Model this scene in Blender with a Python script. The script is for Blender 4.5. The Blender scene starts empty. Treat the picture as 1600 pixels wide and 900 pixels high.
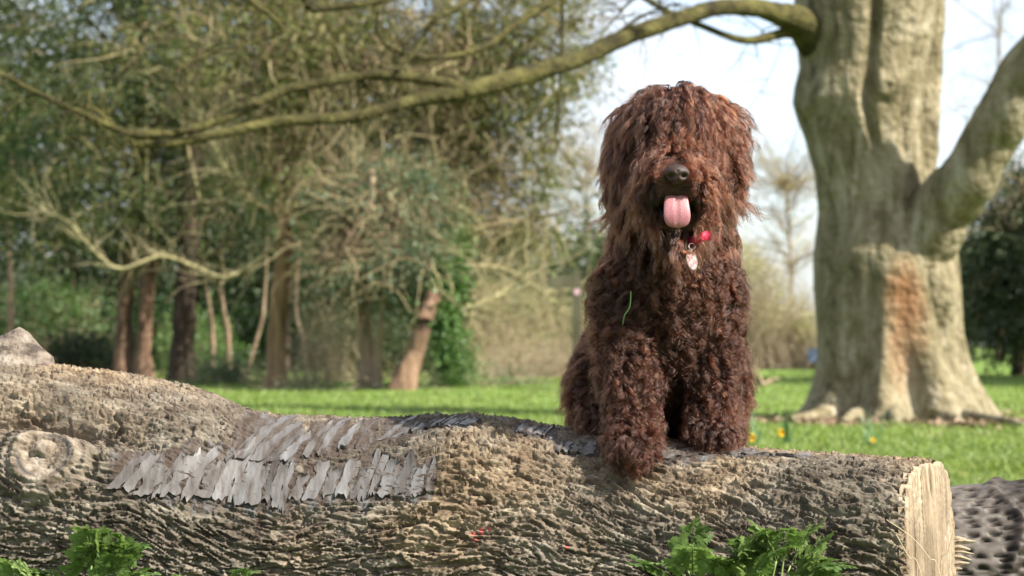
import bpy, math, random
import numpy as np
from mathutils import Vector, kdtree
from mathutils.bvhtree import BVHTree

rng = np.random.default_rng(7)
random.seed(7)
SC = bpy.context.scene
COL = SC.collection
R = math.radians

# ------------------------------------------------------------------ camera
FPX = 3111.0                       # focal length in photo pixels (1600 wide)
CAMZ = 0.70
PITCH = math.atan(90.0 / FPX)      # horizon at photo row 540
cam = bpy.data.cameras.new('camera')
camo = bpy.data.objects.new('camera', cam)
COL.objects.link(camo)
camo.location = (0, 0, CAMZ)
camo.rotation_euler = (R(90) + PITCH, 0, 0)
cam.sensor_width = 36.0
cam.lens = 36.0 * FPX / 1600.0
cam.clip_start = 0.05
cam.clip_end = 3000
cam.dof.use_dof = True
cam.dof.focus_distance = 3.74
cam.dof.aperture_fstop = 5.6
SC.camera = camo

# ------------------------------------------------------------------ sky, sun, exposure
SUN = np.array([0.66, -0.36, 0.68]); SUN /= np.linalg.norm(SUN)
w = bpy.data.worlds.new('World'); SC.world = w; w.use_nodes = True
nt = w.node_tree
bg = nt.nodes['Background']
sky = nt.nodes.new('ShaderNodeTexSky'); sky.sky_type = 'NISHITA'; sky.sun_disc = False
sky.sun_elevation = math.asin(SUN[2]); sky.sun_rotation = math.atan2(SUN[0], SUN[1])
sky.air_density = 1.0; sky.dust_density = 2.0; sky.ozone_density = 1.5
# thin bright cloud spread over the whole sky
stc_ = nt.nodes.new('ShaderNodeTexCoord'); snz = nt.nodes.new('ShaderNodeTexNoise')
snz.inputs['Scale'].default_value = 3.2; snz.inputs['Detail'].default_value = 7; snz.inputs['Roughness'].default_value = 0.55; snz.inputs['Distortion'].default_value = 0.4
nt.links.new(stc_.outputs['Generated'], snz.inputs['Vector'])
srp = nt.nodes.new('ShaderNodeValToRGB'); srp.color_ramp.elements[0].position = 0.38; srp.color_ramp.elements[1].position = 0.56
srp.color_ramp.elements[0].color = (0.0, 0.0, 0.0, 1); srp.color_ramp.elements[1].color = (1, 1, 1, 1)
nt.links.new(snz.outputs['Fac'], srp.inputs[0])
smx = nt.nodes.new('ShaderNodeMix'); smx.data_type = 'RGBA'
nt.links.new(srp.outputs[0], smx.inputs[0]); nt.links.new(sky.outputs[0], smx.inputs[6]); smx.inputs[7].default_value = (3.4, 3.55, 3.8, 1)
nt.links.new(smx.outputs[2], bg.inputs[0])
bg.inputs[1].default_value = 0.12
sl = bpy.data.lights.new('sun', 'SUN'); sl.energy = 5.0; sl.angle = R(0.55); sl.color = (1.0, 0.94, 0.84)
so = bpy.data.objects.new('sun', sl); COL.objects.link(so)
so.rotation_euler = Vector(SUN).to_track_quat('Z', 'Y').to_euler()
so.location = tuple(SUN * 50)
SC.view_settings.view_transform = 'Standard'; SC.view_settings.look = 'None'
SC.view_settings.gamma = 1.0; SC.view_settings.exposure = 1.52
SC.view_settings.use_curve_mapping = False
SC.render.engine = 'CYCLES'
SC.cycles.use_denoising = True
SC.cycles.max_bounces = 8; SC.cycles.transparent_max_bounces = 8
SC.cycles_curves.shape = 'RIBBONS'
SC.cycles.sample_clamp_indirect = 6.0


def P(u, v, d):
    """photo pixel + distance along the ground (y) -> point"""
    s, c = math.sin(PITCH), math.cos(PITCH)
    a = (450 - v) / FPX
    dx, dy, dz = (u - 800) / FPX, c - s * a, s + c * a
    k = d / dy
    return np.array([dx * k, d, CAMZ + dz * k])


def GD(v):                          # distance of a ground point seen at row v
    return CAMZ * FPX / (v - 540.0)


# ------------------------------------------------------------------ numpy noise
_perm = rng.permutation(256); _perm = np.concatenate([_perm, _perm, _perm])
_gr = rng.normal(size=(256, 3)); _gr /= np.linalg.norm(_gr, axis=1)[:, None]


def perlin(p):
    p = np.asarray(p, float)
    i = np.floor(p).astype(int); f = p - i
    i &= 255
    u = f * f * f * (f * (f * 6 - 15) + 10)
    out = 0
    for dx in (0, 1):
        for dy in (0, 1):
            for dz in (0, 1):
                h = _perm[_perm[_perm[(i[:, 0] + dx) & 255] + ((i[:, 1] + dy) & 255)] + ((i[:, 2] + dz) & 255)]
                g = _gr[h]
                dd = g[:, 0] * (f[:, 0] - dx) + g[:, 1] * (f[:, 1] - dy) + g[:, 2] * (f[:, 2] - dz)
                ww = (u[:, 0] if dx else 1 - u[:, 0]) * (u[:, 1] if dy else 1 - u[:, 1]) * (u[:, 2] if dz else 1 - u[:, 2])
                out = out + dd * ww
    return out


def fbm(p, octs=4, gain=0.5, lac=2.07):
    a, s, t = 1.0, 0, 0
    for o in range(octs):
        s = s + a * perlin(p * lac ** o + 17.3 * o); a *= gain
    return s


def sstep(a, b, x):
    t = np.clip((x - a) / (b - a), 0, 1)
    return t * t * (3 - 2 * t)


# ------------------------------------------------------------------ mesh and object helpers
def mesh(name, V, Q=None, T=None, smooth=True, attrs=None, fattrs=None):
    V = np.asarray(V, np.float32)
    Q = np.zeros((0, 4), int) if Q is None or len(Q) == 0 else np.asarray(Q)
    T = np.zeros((0, 3), int) if T is None or len(T) == 0 else np.asarray(T)
    me = bpy.data.meshes.new(name)
    me.vertices.add(len(V)); me.vertices.foreach_set('co', V.ravel())
    n = len(Q) * 4 + len(T) * 3
    me.loops.add(n)
    me.loops.foreach_set('vertex_index', np.concatenate([Q.ravel(), T.ravel()]).astype(np.int32))
    me.polygons.add(len(Q) + len(T))
    st = np.concatenate([np.arange(len(Q)) * 4, len(Q) * 4 + np.arange(len(T)) * 3]).astype(np.int32)
    me.polygons.foreach_set('loop_start', st)
    me.polygons.foreach_set('use_smooth', np.full(len(Q) + len(T), smooth))
    for k, a in (attrs or {}).items():
        me.attributes.new(k, 'FLOAT', 'POINT').data.foreach_set('value', np.asarray(a, np.float32))
    for k, a in (fattrs or {}).items():
        me.attributes.new(k, 'FLOAT', 'FACE').data.foreach_set('value', np.asarray(a, np.float32))
    me.update(calc_edges=True)
    me.validate()
    return me


def obj(name, me, mat, parent=None, kind=None):
    o = bpy.data.objects.new(name, me)
    COL.objects.link(o)
    if mat is not None:
        me.materials.append(mat)
    if parent is not None:
        o.parent = parent
    if kind:
        o['kind'] = kind
    return o


def tag(o, label, cat, group=None):
    o['label'] = label; o['category'] = cat
    if group:
        o['group'] = group
    return o


def thing(name, label, cat, loc=(0, 0, 0), group=None):
    """Empty at the base; children are given in world coordinates through add()"""
    o = bpy.data.objects.new(name, None); COL.objects.link(o)
    o.location = tuple(float(x) for x in loc)
    o.empty_display_size = 0.1
    return tag(o, label, cat, group)


def add(root, name, V, mat, Q=None, T=None, parent=None, kind=None, **kw):
    """part with world-space vertices under a thing (or under one of its parts)"""
    me = mesh(name, np.asarray(V) - np.array(root.location), Q, T, **kw)
    return obj(name, me, mat, parent or root, kind)


class Acc:
    """collects pieces of one part"""
    def __init__(s):
        s.V = []; s.Q = []; s.T = []; s.n = 0; s.A = []
    def put(s, V, Q=None, T=None, a=0.0):
        if Q is not None and len(Q): s.Q.append(np.asarray(Q) + s.n)
        if T is not None and len(T): s.T.append(np.asarray(T) + s.n)
        s.V.append(np.asarray(V)); s.n += len(V)
        s.A.append(np.broadcast_to(a, (len(V),)))
    def get(s):
        return (np.concatenate(s.V), np.concatenate(s.Q) if s.Q else None,
                np.concatenate(s.T) if s.T else None, np.concatenate(s.A))
    def build(s, root, name, mat, parent=None, kind=None, smooth=True):
        V, Q, T, A = s.get()
        return add(root, name, V, mat, Q, T, parent, kind, smooth=smooth, attrs={'tint': A})


def spline(pts, n):
    pts = np.asarray(pts, float)
    m = len(pts)
    t = np.linspace(0, m - 1, n)
    i = np.clip(t.astype(int), 0, m - 2); f = (t - i)[:, None]
    p0 = pts[np.clip(i - 1, 0, m - 1)]; p1 = pts[i]; p2 = pts[i + 1]; p3 = pts[np.clip(i + 2, 0, m - 1)]
    return 0.5 * (2 * p1 + (p2 - p0) * f + (2 * p0 - 5 * p1 + 4 * p2 - p3) * f ** 2 + (3 * p1 - p0 - 3 * p2 + p3) * f ** 3)


def tube(path, rad, sides=5, cap=True, rough=0.0):
    path = np.asarray(path, float); n = len(path)
    rad = np.broadcast_to(np.asarray(rad, float), (n,))
    tg = np.gradient(path, axis=0); tg /= np.linalg.norm(tg, axis=1)[:, None] + 1e-9
    ref = np.array([0.31, 0.17, 0.93]) if abs(tg[:, 2]).mean() < 0.8 else np.array([0.93, 0.31, 0.1])
    a = np.cross(tg, ref); a /= np.linalg.norm(a, axis=1)[:, None] + 1e-9
    b = np.cross(tg, a)
    th = np.arange(sides) * 2 * math.pi / sides
    rr = rad[:, None] * np.ones(sides)[None]
    V = path[:, None] + rr[..., None] * (np.cos(th)[None, :, None] * a[:, None] + np.sin(th)[None, :, None] * b[:, None])
    if rough:
        q = V.reshape(-1, 3)
        nn = fbm(q * (0.9 / max(rad.max(), 1e-4)), 3).reshape(n, sides)
        V = path[:, None] + (V - path[:, None]) * (1 + rough * nn)[..., None]
    V = V.reshape(-1, 3)
    i = np.arange(n - 1)[:, None] * sides; j = np.arange(sides)[None]; k = (j + 1) % sides
    Q = np.stack([i + j, i + k, i + sides + k, i + sides + j], -1).reshape(-1, 4)
    T = None
    if cap:
        V = np.concatenate([V, path[:1], path[-1:]])
        jj = np.arange(sides); kk = (jj + 1) % sides; e = (n - 1) * sides
        T = np.concatenate([np.stack([np.full(sides, n * sides), kk, jj], -1),
                            np.stack([np.full(sides, n * sides + 1), e + jj, e + kk], -1)])
    return V, Q, T


def ball(c, r, nu=16, nv=10):
    th = np.linspace(0, math.pi, nv + 1)[1:-1]; ph = np.arange(nu) * 2 * math.pi / nu
    V = np.stack([np.sin(th)[:, None] * np.cos(ph), np.sin(th)[:, None] * np.sin(ph), np.cos(th)[:, None] * np.ones(nu)], -1).reshape(-1, 3)
    V = np.concatenate([V, [[0, 0, 1]], [[0, 0, -1]]])
    i = np.arange(nv - 2)[:, None] * nu; j = np.arange(nu)[None]; k = (j + 1) % nu
    Q = np.stack([i + j, i + nu + j, i + nu + k, i + k], -1).reshape(-1, 4)
    jj = np.arange(nu); kk = (jj + 1) % nu; e = (nv - 2) * nu; top = (nv - 1) * nu
    T = np.concatenate([np.stack([np.full(nu, top), jj, kk], -1), np.stack([np.full(nu, top + 1), e + kk, e + jj], -1)])
    return V * np.asarray(r) + np.asarray(c), Q, T


# ------------------------------------------------------------------ materials
def new_mat(name):
    m = bpy.data.materials.new(name); m.use_nodes = True
    return m, m.node_tree.nodes, m.node_tree.links, m.node_tree.nodes['Principled BSDF']


def ramp(nodes, stops):
    r = nodes.new('ShaderNodeValToRGB')
    while len(r.color_ramp.elements) < len(stops):
        r.color_ramp.elements.new(0.5)
    for e, (p, c) in zip(r.color_ramp.elements, stops):
        e.position = p; e.color = (*c, 1)
    return r


def noise_mat(name, stops, scale=(5, 5, 5), detail=6, rough=0.85, bump=0.3, bscale=60, bdist=0.01, spec=0.3, distort=0.0, broad=None, rand=0.0):
    m, N, L, b = new_mat(name)
    tc = N.new('ShaderNodeTexCoord'); mp = N.new('ShaderNodeMapping'); mp.inputs['Scale'].default_value = scale
    L.new(tc.outputs['Object'], mp.inputs['Vector'])
    nz = N.new('ShaderNodeTexNoise'); nz.inputs['Scale'].default_value = 1; nz.inputs['Detail'].default_value = detail
    nz.inputs['Roughness'].default_value = 0.62; nz.inputs['Distortion'].default_value = distort
    L.new(mp.outputs[0], nz.inputs['Vector'])
    r = ramp(N, stops); L.new(nz.outputs['Fac'], r.inputs[0]); out_ = r.outputs[0]
    if broad:                        # (scale, stops): slow colour drift multiplied in
        nb = N.new('ShaderNodeTexNoise'); nb.inputs['Scale'].default_value = broad[0]; nb.inputs['Detail'].default_value = 4
        L.new(tc.outputs['Object'], nb.inputs['Vector'])
        rb_ = ramp(N, broad[1]); L.new(nb.outputs['Fac'], rb_.inputs[0])
        mb = N.new('ShaderNodeMix'); mb.data_type = 'RGBA'; mb.blend_type = 'MULTIPLY'; mb.inputs[0].default_value = 1
        L.new(out_, mb.inputs[6]); L.new(rb_.outputs[0], mb.inputs[7]); out_ = mb.outputs[2]
    if rand:
        oi = N.new('ShaderNodeObjectInfo'); rr = ramp(N, [(0.0, (1 - rand, 1 - rand * 1.15, 1 - rand * 1.3)), (0.5, (1, 0.97, 0.95)), (1.0, (1 + rand * 0.6, 1 + rand * 0.62, 1 + rand * 0.68))])
        L.new(oi.outputs['Random'], rr.inputs[0])
        mr = N.new('ShaderNodeMix'); mr.data_type = 'RGBA'; mr.blend_type = 'MULTIPLY'; mr.inputs[0].default_value = 1
        L.new(out_, mr.inputs[6]); L.new(rr.outputs[0], mr.inputs[7]); out_ = mr.outputs[2]
    L.new(out_, b.inputs['Base Color'])
    b.inputs['Roughness'].default_value = rough; b.inputs['Specular IOR Level'].default_value = spec
    if bump:
        n2 = N.new('ShaderNodeTexNoise'); n2.inputs['Scale'].default_value = bscale; n2.inputs['Detail'].default_value = 5
        L.new(tc.outputs['Object'], n2.inputs['Vector'])
        bp = N.new('ShaderNodeBump'); bp.inputs['Strength'].default_value = bump; bp.inputs['Distance'].default_value = bdist
        L.new(n2.outputs['Fac'], bp.inputs['Height']); L.new(bp.outputs[0], b.inputs['Normal'])
    return m


def leaf_mat(name, stops, trans=0.35, rough=0.5, spec=0.35):
    """colour picked leaf by leaf from the 'tint' attribute"""
    m, N, L, b = new_mat(name)
    at = N.new('ShaderNodeAttribute'); at.attribute_name = 'tint'
    r = ramp(N, stops); L.new(at.outputs['Fac'], r.inputs[0])
    L.new(r.outputs[0], b.inputs['Base Color'])
    b.inputs['Roughness'].default_value = rough; b.inputs['Specular IOR Level'].default_value = spec
    tr = N.new('ShaderNodeBsdfTranslucent'); mx = N.new('ShaderNodeMixShader'); mx.inputs[0].default_value = trans
    hs = N.new('ShaderNodeHueSaturation'); hs.inputs['Value'].default_value = 1.5; hs.inputs['Saturation'].default_value = 1.1
    L.new(r.outputs[0], hs.inputs['Color']); L.new(hs.outputs[0], tr.inputs[0])
    L.new(b.outputs[0], mx.inputs[1]); L.new(tr.outputs[0], mx.inputs[2])
    L.new(mx.outputs[0], N['Material Output'].inputs['Surface'])
    return m


def plain_mat(name, c, rough=0.6, spec=0.4, metal=0.0, sss=0.0):
    m, N, L, b = new_mat(name)
    b.inputs['Base Color'].default_value = (*c, 1); b.inputs['Roughness'].default_value = rough
    b.inputs['Specular IOR Level'].default_value = spec; b.inputs['Metallic'].default_value = metal
    if sss:
        b.inputs['Subsurface Weight'].default_value = sss; b.inputs['Subsurface Radius'].default_value = (0.01, 0.004, 0.003)
        b.inputs['Subsurface Scale'].default_value = 0.5
    return m

#@@GROUND
# ------------------------------------------------------------------ ground
def ground_z(x, y):
    q = np.stack([x * 0.35, y * 0.35, np.zeros_like(x)], -1)
    return 0.05 * fbm(q, 2) * sstep(5.5, 9, y)


m_ground = noise_mat('meadow_soil_and_grass', [(0.25, (0.070, 0.062, 0.030)), (0.42, (0.085, 0.125, 0.028)), (0.6, (0.12, 0.20, 0.035)), (0.8, (0.16, 0.23, 0.06))],
                     (0.9, 0.9, 0.9), 9, 0.95, 0.6, 14, 0.05, 0.1)
gx = np.concatenate([np.linspace(-900, -42, 12), np.linspace(-40, 40, 161), np.linspace(42, 900, 12)])
gy = np.concatenate([np.linspace(-60, -3, 6), np.linspace(-2, 60, 125), np.linspace(62, 1800, 24)])
GX, GY = np.meshgrid(gx, gy)
GZ = ground_z(GX.ravel(), GY.ravel())
nxg, nyg = len(gx), len(gy)
ii = np.arange(nyg - 1)[:, None] * nxg + np.arange(nxg - 1)[None]
GQ = np.stack([ii, ii + 1, ii + 1 + nxg, ii + nxg], -1).reshape(-1, 4)
g = obj('ground', mesh('ground', np.stack([GX.ravel(), GY.ravel(), GZ], -1), GQ), m_ground, kind='structure')

# grass: blades spread over the meadow, denser close by
m_grass = leaf_mat('grass_blade', [(0.0, (0.075, 0.120, 0.024)), (0.45, (0.150, 0.205, 0.050)), (0.8, (0.20, 0.245, 0.075)), (1.0, (0.30, 0.27, 0.12))], 0.4, 0.5)


def grass_blades(x, y, h, wd):
    n = len(x)
    z = ground_z(x, y)
    az = rng.uniform(0, 2 * math.pi, n); lean = rng.uniform(0.15, 0.9, n)
    base = np.stack([x, y, z - 0.005], -1)
    d = np.stack([np.cos(az) * lean, np.sin(az) * lean, np.ones(n)], -1); d /= np.linalg.norm(d, axis=1)[:, None]
    s = np.stack([-np.sin(az + rng.normal(0, .6, n)), np.cos(az), np.zeros(n)], -1) * wd[:, None]
    mid = base + d * (h * 0.55)[:, None]
    bend = np.stack([np.cos(az), np.sin(az), np.zeros(n)], -1) * (h * 0.25)[:, None]
    tip = base + d * h[:, None] + bend - np.array([0, 0, 1]) * (h * 0.12)[:, None]
    V = np.stack([base - s, base + s, mid + s * 0.8, mid - s * 0.8, tip], 1).reshape(-1, 3)
    k = np.arange(n)[:, None] * 5
    Q = k + np.array([[0, 1, 2, 3]]); T = k + np.array([[3, 2, 4]])
    return V, Q, T


def scatter_meadow(n, y0, y1, x0=-0.30, x1=0.30):
    y = 1 / (rng.uniform(0, 1, n) * (1 / y0 - 1 / y1) + 1 / y1)
    x = rng.uniform(x0, x1, n) * y
    return x, y


ga = Acc()
x, y = scatter_meadow(130000, 7.5, 50)
xw, yw = scatter_meadow(70000, 7.5, 45, 0.30, 0.75)
x = np.concatenate([x, xw * rng.choice([-1, 1], len(xw))]); y = np.concatenate([y, yw])
tuft = fbm(np.stack([x * 1.7, y * 1.7, x * 0], -1), 3)
h = (0.03 + 0.17 * np.clip(tuft, 0, 1) * sstep(24, 12, y) + rng.uniform(0, 0.03, len(x))) * (1 + 0.012 * y)
h = h * (0.35 + 0.65 * sstep(1.3, 2.2, np.hypot(x - 3.55, y - 18.8)))
tint = np.clip(0.45 + 0.35 * fbm(np.stack([x * 0.5, y * 0.5, x * 0 + 9], -1), 2) + rng.normal(0, 0.21, len(x)), 0, 1)
V, Q, T = grass_blades(x, y, h, 0.0022 + 0.00028 * y)
ga.put(V, Q, T, np.repeat(tint, 5))
x = rng.uniform(-4.5, 4.5, 40000); y = rng.uniform(1.6, 7.8, 40000)
V, Q, T = grass_blades(x, y, rng.uniform(0.05, 0.13, len(x)), np.full(len(x), 0.0025))
ga.put(V, Q, T, np.repeat(np.clip(rng.normal(0.5, 0.2, len(x)), 0, 1), 5))
V, Q, T, A = ga.get()
go = obj('grass', mesh('grass', V, Q, T, attrs={'tint': A}), m_grass, kind='stuff')
tag(go, 'short bright green meadow grass behind the logs', 'grass')

#@@LOG
# ------------------------------------------------------------------ the fallen log
AX_S = math.tan(R(9))
YC0 = 3.95


def axis_y(X):
    return YC0 - AX_S * X


_tops = [(1600, 722), (1430, 717), (1300, 708), (1180, 699), (1000, 682), (900, 667), (840, 655), (740, 645), (660, 648), (600, 651), (520, 648), (450, 645), (400, 639),
         (370, 630), (335, 612), (300, 600), (200, 583), (130, 574), (70, 566), (0, 556), (-300, 540), (-700, 540)]
_tx, _tz = [], []
for u, v in _tops:
    yy = 3.95
    for _ in range(6):
        p = P(u, v, yy); yy = axis_y(p[0]) - 0.01
    _tx.append(p[0]); _tz.append(p[2])
_o = np.argsort(_tx); _tx = np.array(_tx)[_o]; _tz = np.array(_tz)[_o]


def log_r(X):
    z = np.interp(X, _tx, _tz)
    for dx in (0.015, 0.03):
        z = (z + np.interp(X - dx, _tx, _tz) + np.interp(X + dx, _tx, _tz)) / 3
    return z / 2 - 0.004


KN = P(69, 718, 3.80)               # knot on the front
X_END = 0.80


def log_surface(X, th, bark=True):
    """th: 0 = up, pi/2 = towards the camera.  Returns points, and masks."""
    r = log_r(X)
    cy = axis_y(X)
    # big undulations
    q = np.stack([X * 1.6, np.cos(th) * 1.1, np.sin(th) * 1.1], -1)
    pe = 2 + 2.6 * sstep(0.1, 0.78, X)
    sup = (np.abs(np.cos(th)) ** pe + np.abs(np.sin(th)) ** pe) ** (-1 / pe)
    r0 = r * sup * (1 + 0.05 * fbm(q + 4, 2) * sstep(0.25, 0.9, np.abs(np.sin(th / 2)) * 1.2))
    front = np.sin(th)
    Zs = r + r0 * np.cos(th)
    # crease between the rising limb and the main stem on the left
    zc = P(40, 652, 3.8)[2] - 0.16 * (X - P(40, 652, 3.8)[0])
    cr = np.exp(-((Zs - zc) / 0.028) ** 2) * sstep(-0.60, -0.86, X) * sstep(0.2, 0.5, front)
    r0 = r0 - 0.075 * cr
    # swelling around the old branch scar and bulge in the middle
    dk = np.hypot((X - KN[0]) * 0.85, Zs - KN[2]) + (front < 0) * 9
    dw = dk * (1 + 0.16 * perlin(np.stack([X * 14, Zs * 14, X * 0 + 2], -1)))
    r0 = r0 + 0.036 * np.exp(-(dk / 0.085) ** 2) - 0.020 * np.exp(-(dw / 0.036) ** 4) + 0.007 * np.exp(-((dw - 0.050) / 0.007) ** 2) + 0.005 * np.exp(-((dw - 0.068) / 0.006) ** 2) - 0.006 * np.exp(-((dw - 0.084) / 0.007) ** 2)
    B = P(715, 710, 3.75)
    r0 = r0 + 0.018 * np.exp(-(((X - B[0]) / 0.10) ** 2 + ((Zs - B[2]) / 0.05) ** 2)) * (front > 0)
    d = np.zeros_like(X); paint = np.zeros_like(X)
    collar = np.exp(-(dk / 0.07) ** 4)
    strip = strip_mask(X, th)
    if bark:
        flat = np.clip(np.maximum(collar, np.clip(strip * 1.1, 0, 1)), 0, 1)
        s = X; a = th * r
        wv = 0.02 * np.stack([perlin(np.stack([s * 9, a * 9, s * 0 + k], -1)) for k in (3, 8)], -1)
        s2 = s + wv[:, 0]; a2 = a + wv[:, 1] - 0.16 * s * sstep(-0.2, 0.4, s)
        n = fbm(np.stack([s2 * 4.8, a2 * 23, s * 0 + 2], -1), 3, 0.55) * 3.2
        big = n - np.floor(n)
        n = fbm(np.stack([s2 * 11.5, a2 * 40, s * 0 + 12], -1), 3, 0.55) * 3.0
        mid_ = n - np.floor(n)
        n = fbm(np.stack([s2 * 28, a2 * 78, s * 0 + 22], -1), 2, 0.5) * 2.2
        sml = n - np.floor(n)
        where = sstep(-0.25, 0.3, perlin(np.stack([s * 3, a * 4, s * 0 + 7], -1)))
        d += (0.0085 + 0.006 * where) * big + 0.0070 * mid_ + 0.0035 * sml
        d += 0.0035 * fbm(np.stack([s2 * 60, a2 * 130, s * 0 + 31], -1), 2)
        n = fbm(np.stack([s2 * 4, a2 * 20, s * 0 + 41], -1), 3)
        d -= 0.010 * np.exp(-(n / 0.03) ** 2)
        d += 0.5 * 0.0
        d = d - 0.012
        d = d * (1 - 0.72 * flat)
    rr = r0 + d
    return np.stack([X, cy + AX_S * 0 - rr * np.sin(th), r + rr * np.cos(th)], -1), dict(h=d, strip=strip, collar=collar, dk=dk, front=front, ring=(np.exp(-((dw - 0.040) / 0.004) ** 2) + 0.5 * np.exp(-((dw - 0.062) / 0.0025) ** 2)) * sstep(-0.25, 0.2, perlin(np.stack([X * 22, Zs * 22, X * 0 + 6], -1))))


def px_xt(u, v):
    """photo pixel on the log's front -> (X, theta)"""
    yy = 3.8
    for _ in range(8):
        p = P(u, v, yy); r = float(log_r(np.array([p[0]]))[0]); c = axis_y(p[0])
        ct = np.clip((p[2] - r) / r, -1, 0.9999)
        yy = c - r * math.sqrt(1 - ct * ct)
    return p[0], math.acos(ct)


# bands where the silvery outer bark hangs on: (u,v) at the lower end, (u,v) at the upper end
BANDS = []
def band(lo0, lo1, hi0, hi1, n, gap=0.12, jl=0.25):
    BANDS.append((lo0, lo1, hi0, hi1, n, gap, jl))
band((165, 768), (300, 780), (218, 706), (345, 706), 5, 0.04)
band((300, 782), (445, 792), (345, 703), (470, 690), 6, 0.06)
band((352, 722), (448, 722), (425, 662), (520, 652), 4, 0.10)
band((448, 780), (668, 772), (478, 714), (690, 708), 9, 0.22)
band((470, 712), (560, 695), (520, 652), (596, 650), 3, 0.5)
band((590, 690), (690, 672), (640, 656), (722, 648), 5, 0.25)
band((690, 674), (735, 672), (722, 648), (770, 646), 2, 0.3)
band((800, 678), (850, 684), (815, 662), (868, 668), 3, 0.4)
band((868, 706), (925, 714), (880, 682), (940, 690), 3, 0.1)
band((1010, 732), (1110, 722), (1050, 704), (1140, 702), 4, 0.15)
band((1110, 722), (1250, 724), (1140, 702), (1290, 708), 5, 0.4)
STRIPS = []
for lo0, lo1, hi0, hi1, n, gap, jl in BANDS:
    n = int(n * 1.25 + 0.5); cuts = np.concatenate([[0], np.cumsum(rng.uniform(0.35, 1.9, n))]); cuts /= cuts[-1]
    for i in range(n):
        gp = gap * rng.uniform(0.1, 1.1) * (cuts[i + 1] - cuts[i]) / 2
        f0 = cuts[i] + gp; f1 = cuts[i + 1] - gp
        ju = rng.uniform(-jl * 2.0, jl * 0.6); jd = rng.uniform(-jl * 0.25, jl * 0.35)
        lo0a, lo1a, hi0a, hi1a = map(np.array, (lo0, lo1, hi0, hi1))
        def pt(f, t):
            a = lo0a + (lo1a - lo0a) * f; b = hi0a + (hi1a - hi0a) * f
            return px_xt(*(a + (b - a) * t))
        c = [pt(f0, -0.02 + jd), pt(f1, -0.02 + jd), pt(f0, 1 + ju), pt(f1, 1 + ju)]
        STRIPS.append(c)
_sm = np.array([[(c[0][0] + c[1][0] + c[2][0] + c[3][0]) / 4, sum(k[1] for k in c) / 4] for c in STRIPS])
_sw = np.array([[max(abs(c[1][0] - c[0][0]), 0.012) * 0.8 + abs(c[2][0] - c[0][0]) * 0.35, abs(c[0][1] - c[2][1]) * 0.55 + 0.03] for c in STRIPS])


def strip_mask(X, th):
    m = np.zeros_like(X)
    sel = (th > 0) & (th < 2.2)
    for (cx, ct), (wx, wt) in zip(_sm, _sw):
        k = sel & (np.abs(X - cx) < wx * 2.2) & (np.abs(th - ct) < wt * 2.2)
        m[k] = np.maximum(m[k], np.exp(-((X[k] - cx) / wx) ** 4 - ((th[k] - ct) / wt) ** 4))
    return m


log = thing('fallen_log', 'long rough barked log with strips of silvery bark that the dog sits on', 'log', (0, YC0, 0))
NXL = 960
Xs = np.concatenate([np.linspace(-2.3, -1.12, 120)[:-1], np.linspace(-1.12, X_END + 0.12, NXL)])
ths = np.concatenate([np.linspace(-0.35, 2.35, 350), np.linspace(2.35, 2 * math.pi - 0.35, 62)[1:-1]])
XX, TT = np.meshgrid(Xs, ths, indexing='ij')
LP, LM = log_surface(XX.ravel(), TT.ravel())
# the sawn end: a plane that leans towards the camera
E0 = P(1412, 730, 3.62); cn = np.array([math.cos(R(22)), -math.sin(R(22)), 0.05]); cn /= np.linalg.norm(cn)
E1 = P(1408, 880, 3.60)
def cut_x(y, z):
    return E0[0] - (cn[1] * (y - E0[1]) + cn[2] * (z - E0[2])) / cn[0]
lim = cut_x(LP[:, 1], LP[:, 2])
over = LP[:, 0] > lim
LP[over, 0] = lim[over]
nth = len(ths)
i = np.arange(len(Xs) - 1)[:, None] * nth; j = np.arange(nth)[None]; k = (j + 1) % nth
LQ = np.stack([i + j, i + nth + j, i + nth + k, i + k], -1).reshape(-1, 4)
keep = ~(over[LQ].all(1))
LQ = LQ[keep]
# red paint flecks and sapwood colour carried as masks
paint = np.zeros(len(LP))
for (u, v, a, b) in [(752, 829, 5, 9), (764, 826, 5, 4), (739, 834, 6, 4), (744, 842, 7, 4), (886, 855, 5, 3), (538, 692, 14, 5), (522, 700, 8, 7)]:
    X0, t0 = px_xt(u, v)
    paint = np.maximum(paint, 1.3 - ((LP[:, 0] - X0) / (a / 830)) ** 2 - ((TT.ravel() - t0) * 0.26 / (b / 830)) ** 2)
paint = np.clip(paint, 0, 1) * 1.0

m, N, L, b = new_mat('log_bark')
tc = N.new('ShaderNodeTexCoord')
mp = N.new('ShaderNodeMapping'); mp.inputs['Scale'].default_value = (14, 34, 34); L.new(tc.outputs['Object'], mp.inputs[0])
n1 = N.new('ShaderNodeTexNoise'); n1.inputs['Scale'].default_value = 1; n1.inputs['Detail'].default_value = 9; n1.inputs['Roughness'].default_value = 0.7
L.new(mp.outputs[0], n1.inputs['Vector'])
r1 = ramp(N, [(0.30, (0.040, 0.029, 0.021)), (0.43, (0.095, 0.076, 0.058)), (0.56, (0.165, 0.142, 0.114)), (0.72, (0.29, 0.262, 0.218))])
L.new(n1.outputs['Fac'], r1.inputs[0])
n2 = N.new('ShaderNodeTexNoise'); n2.inputs['Scale'].default_value = 3.0; n2.inputs['Detail'].default_value = 5
L.new(tc.outputs['Object'], n2.inputs['Vector'])
r2 = ramp(N, [(0.34, (1.28, 1.12, 0.90)), (0.5, (0.92, 0.91, 0.88)), (0.66, (0.52, 0.52, 0.47))]); L.new(n2.outputs['Fac'], r2.inputs[0])
mu = N.new('ShaderNodeMix'); mu.data_type = 'RGBA'; mu.blend_type = 'MULTIPLY'; mu.inputs[0].default_value = 1
L.new(r1.outputs[0], mu.inputs[6]); L.new(r2.outputs[0], mu.inputs[7])
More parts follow.
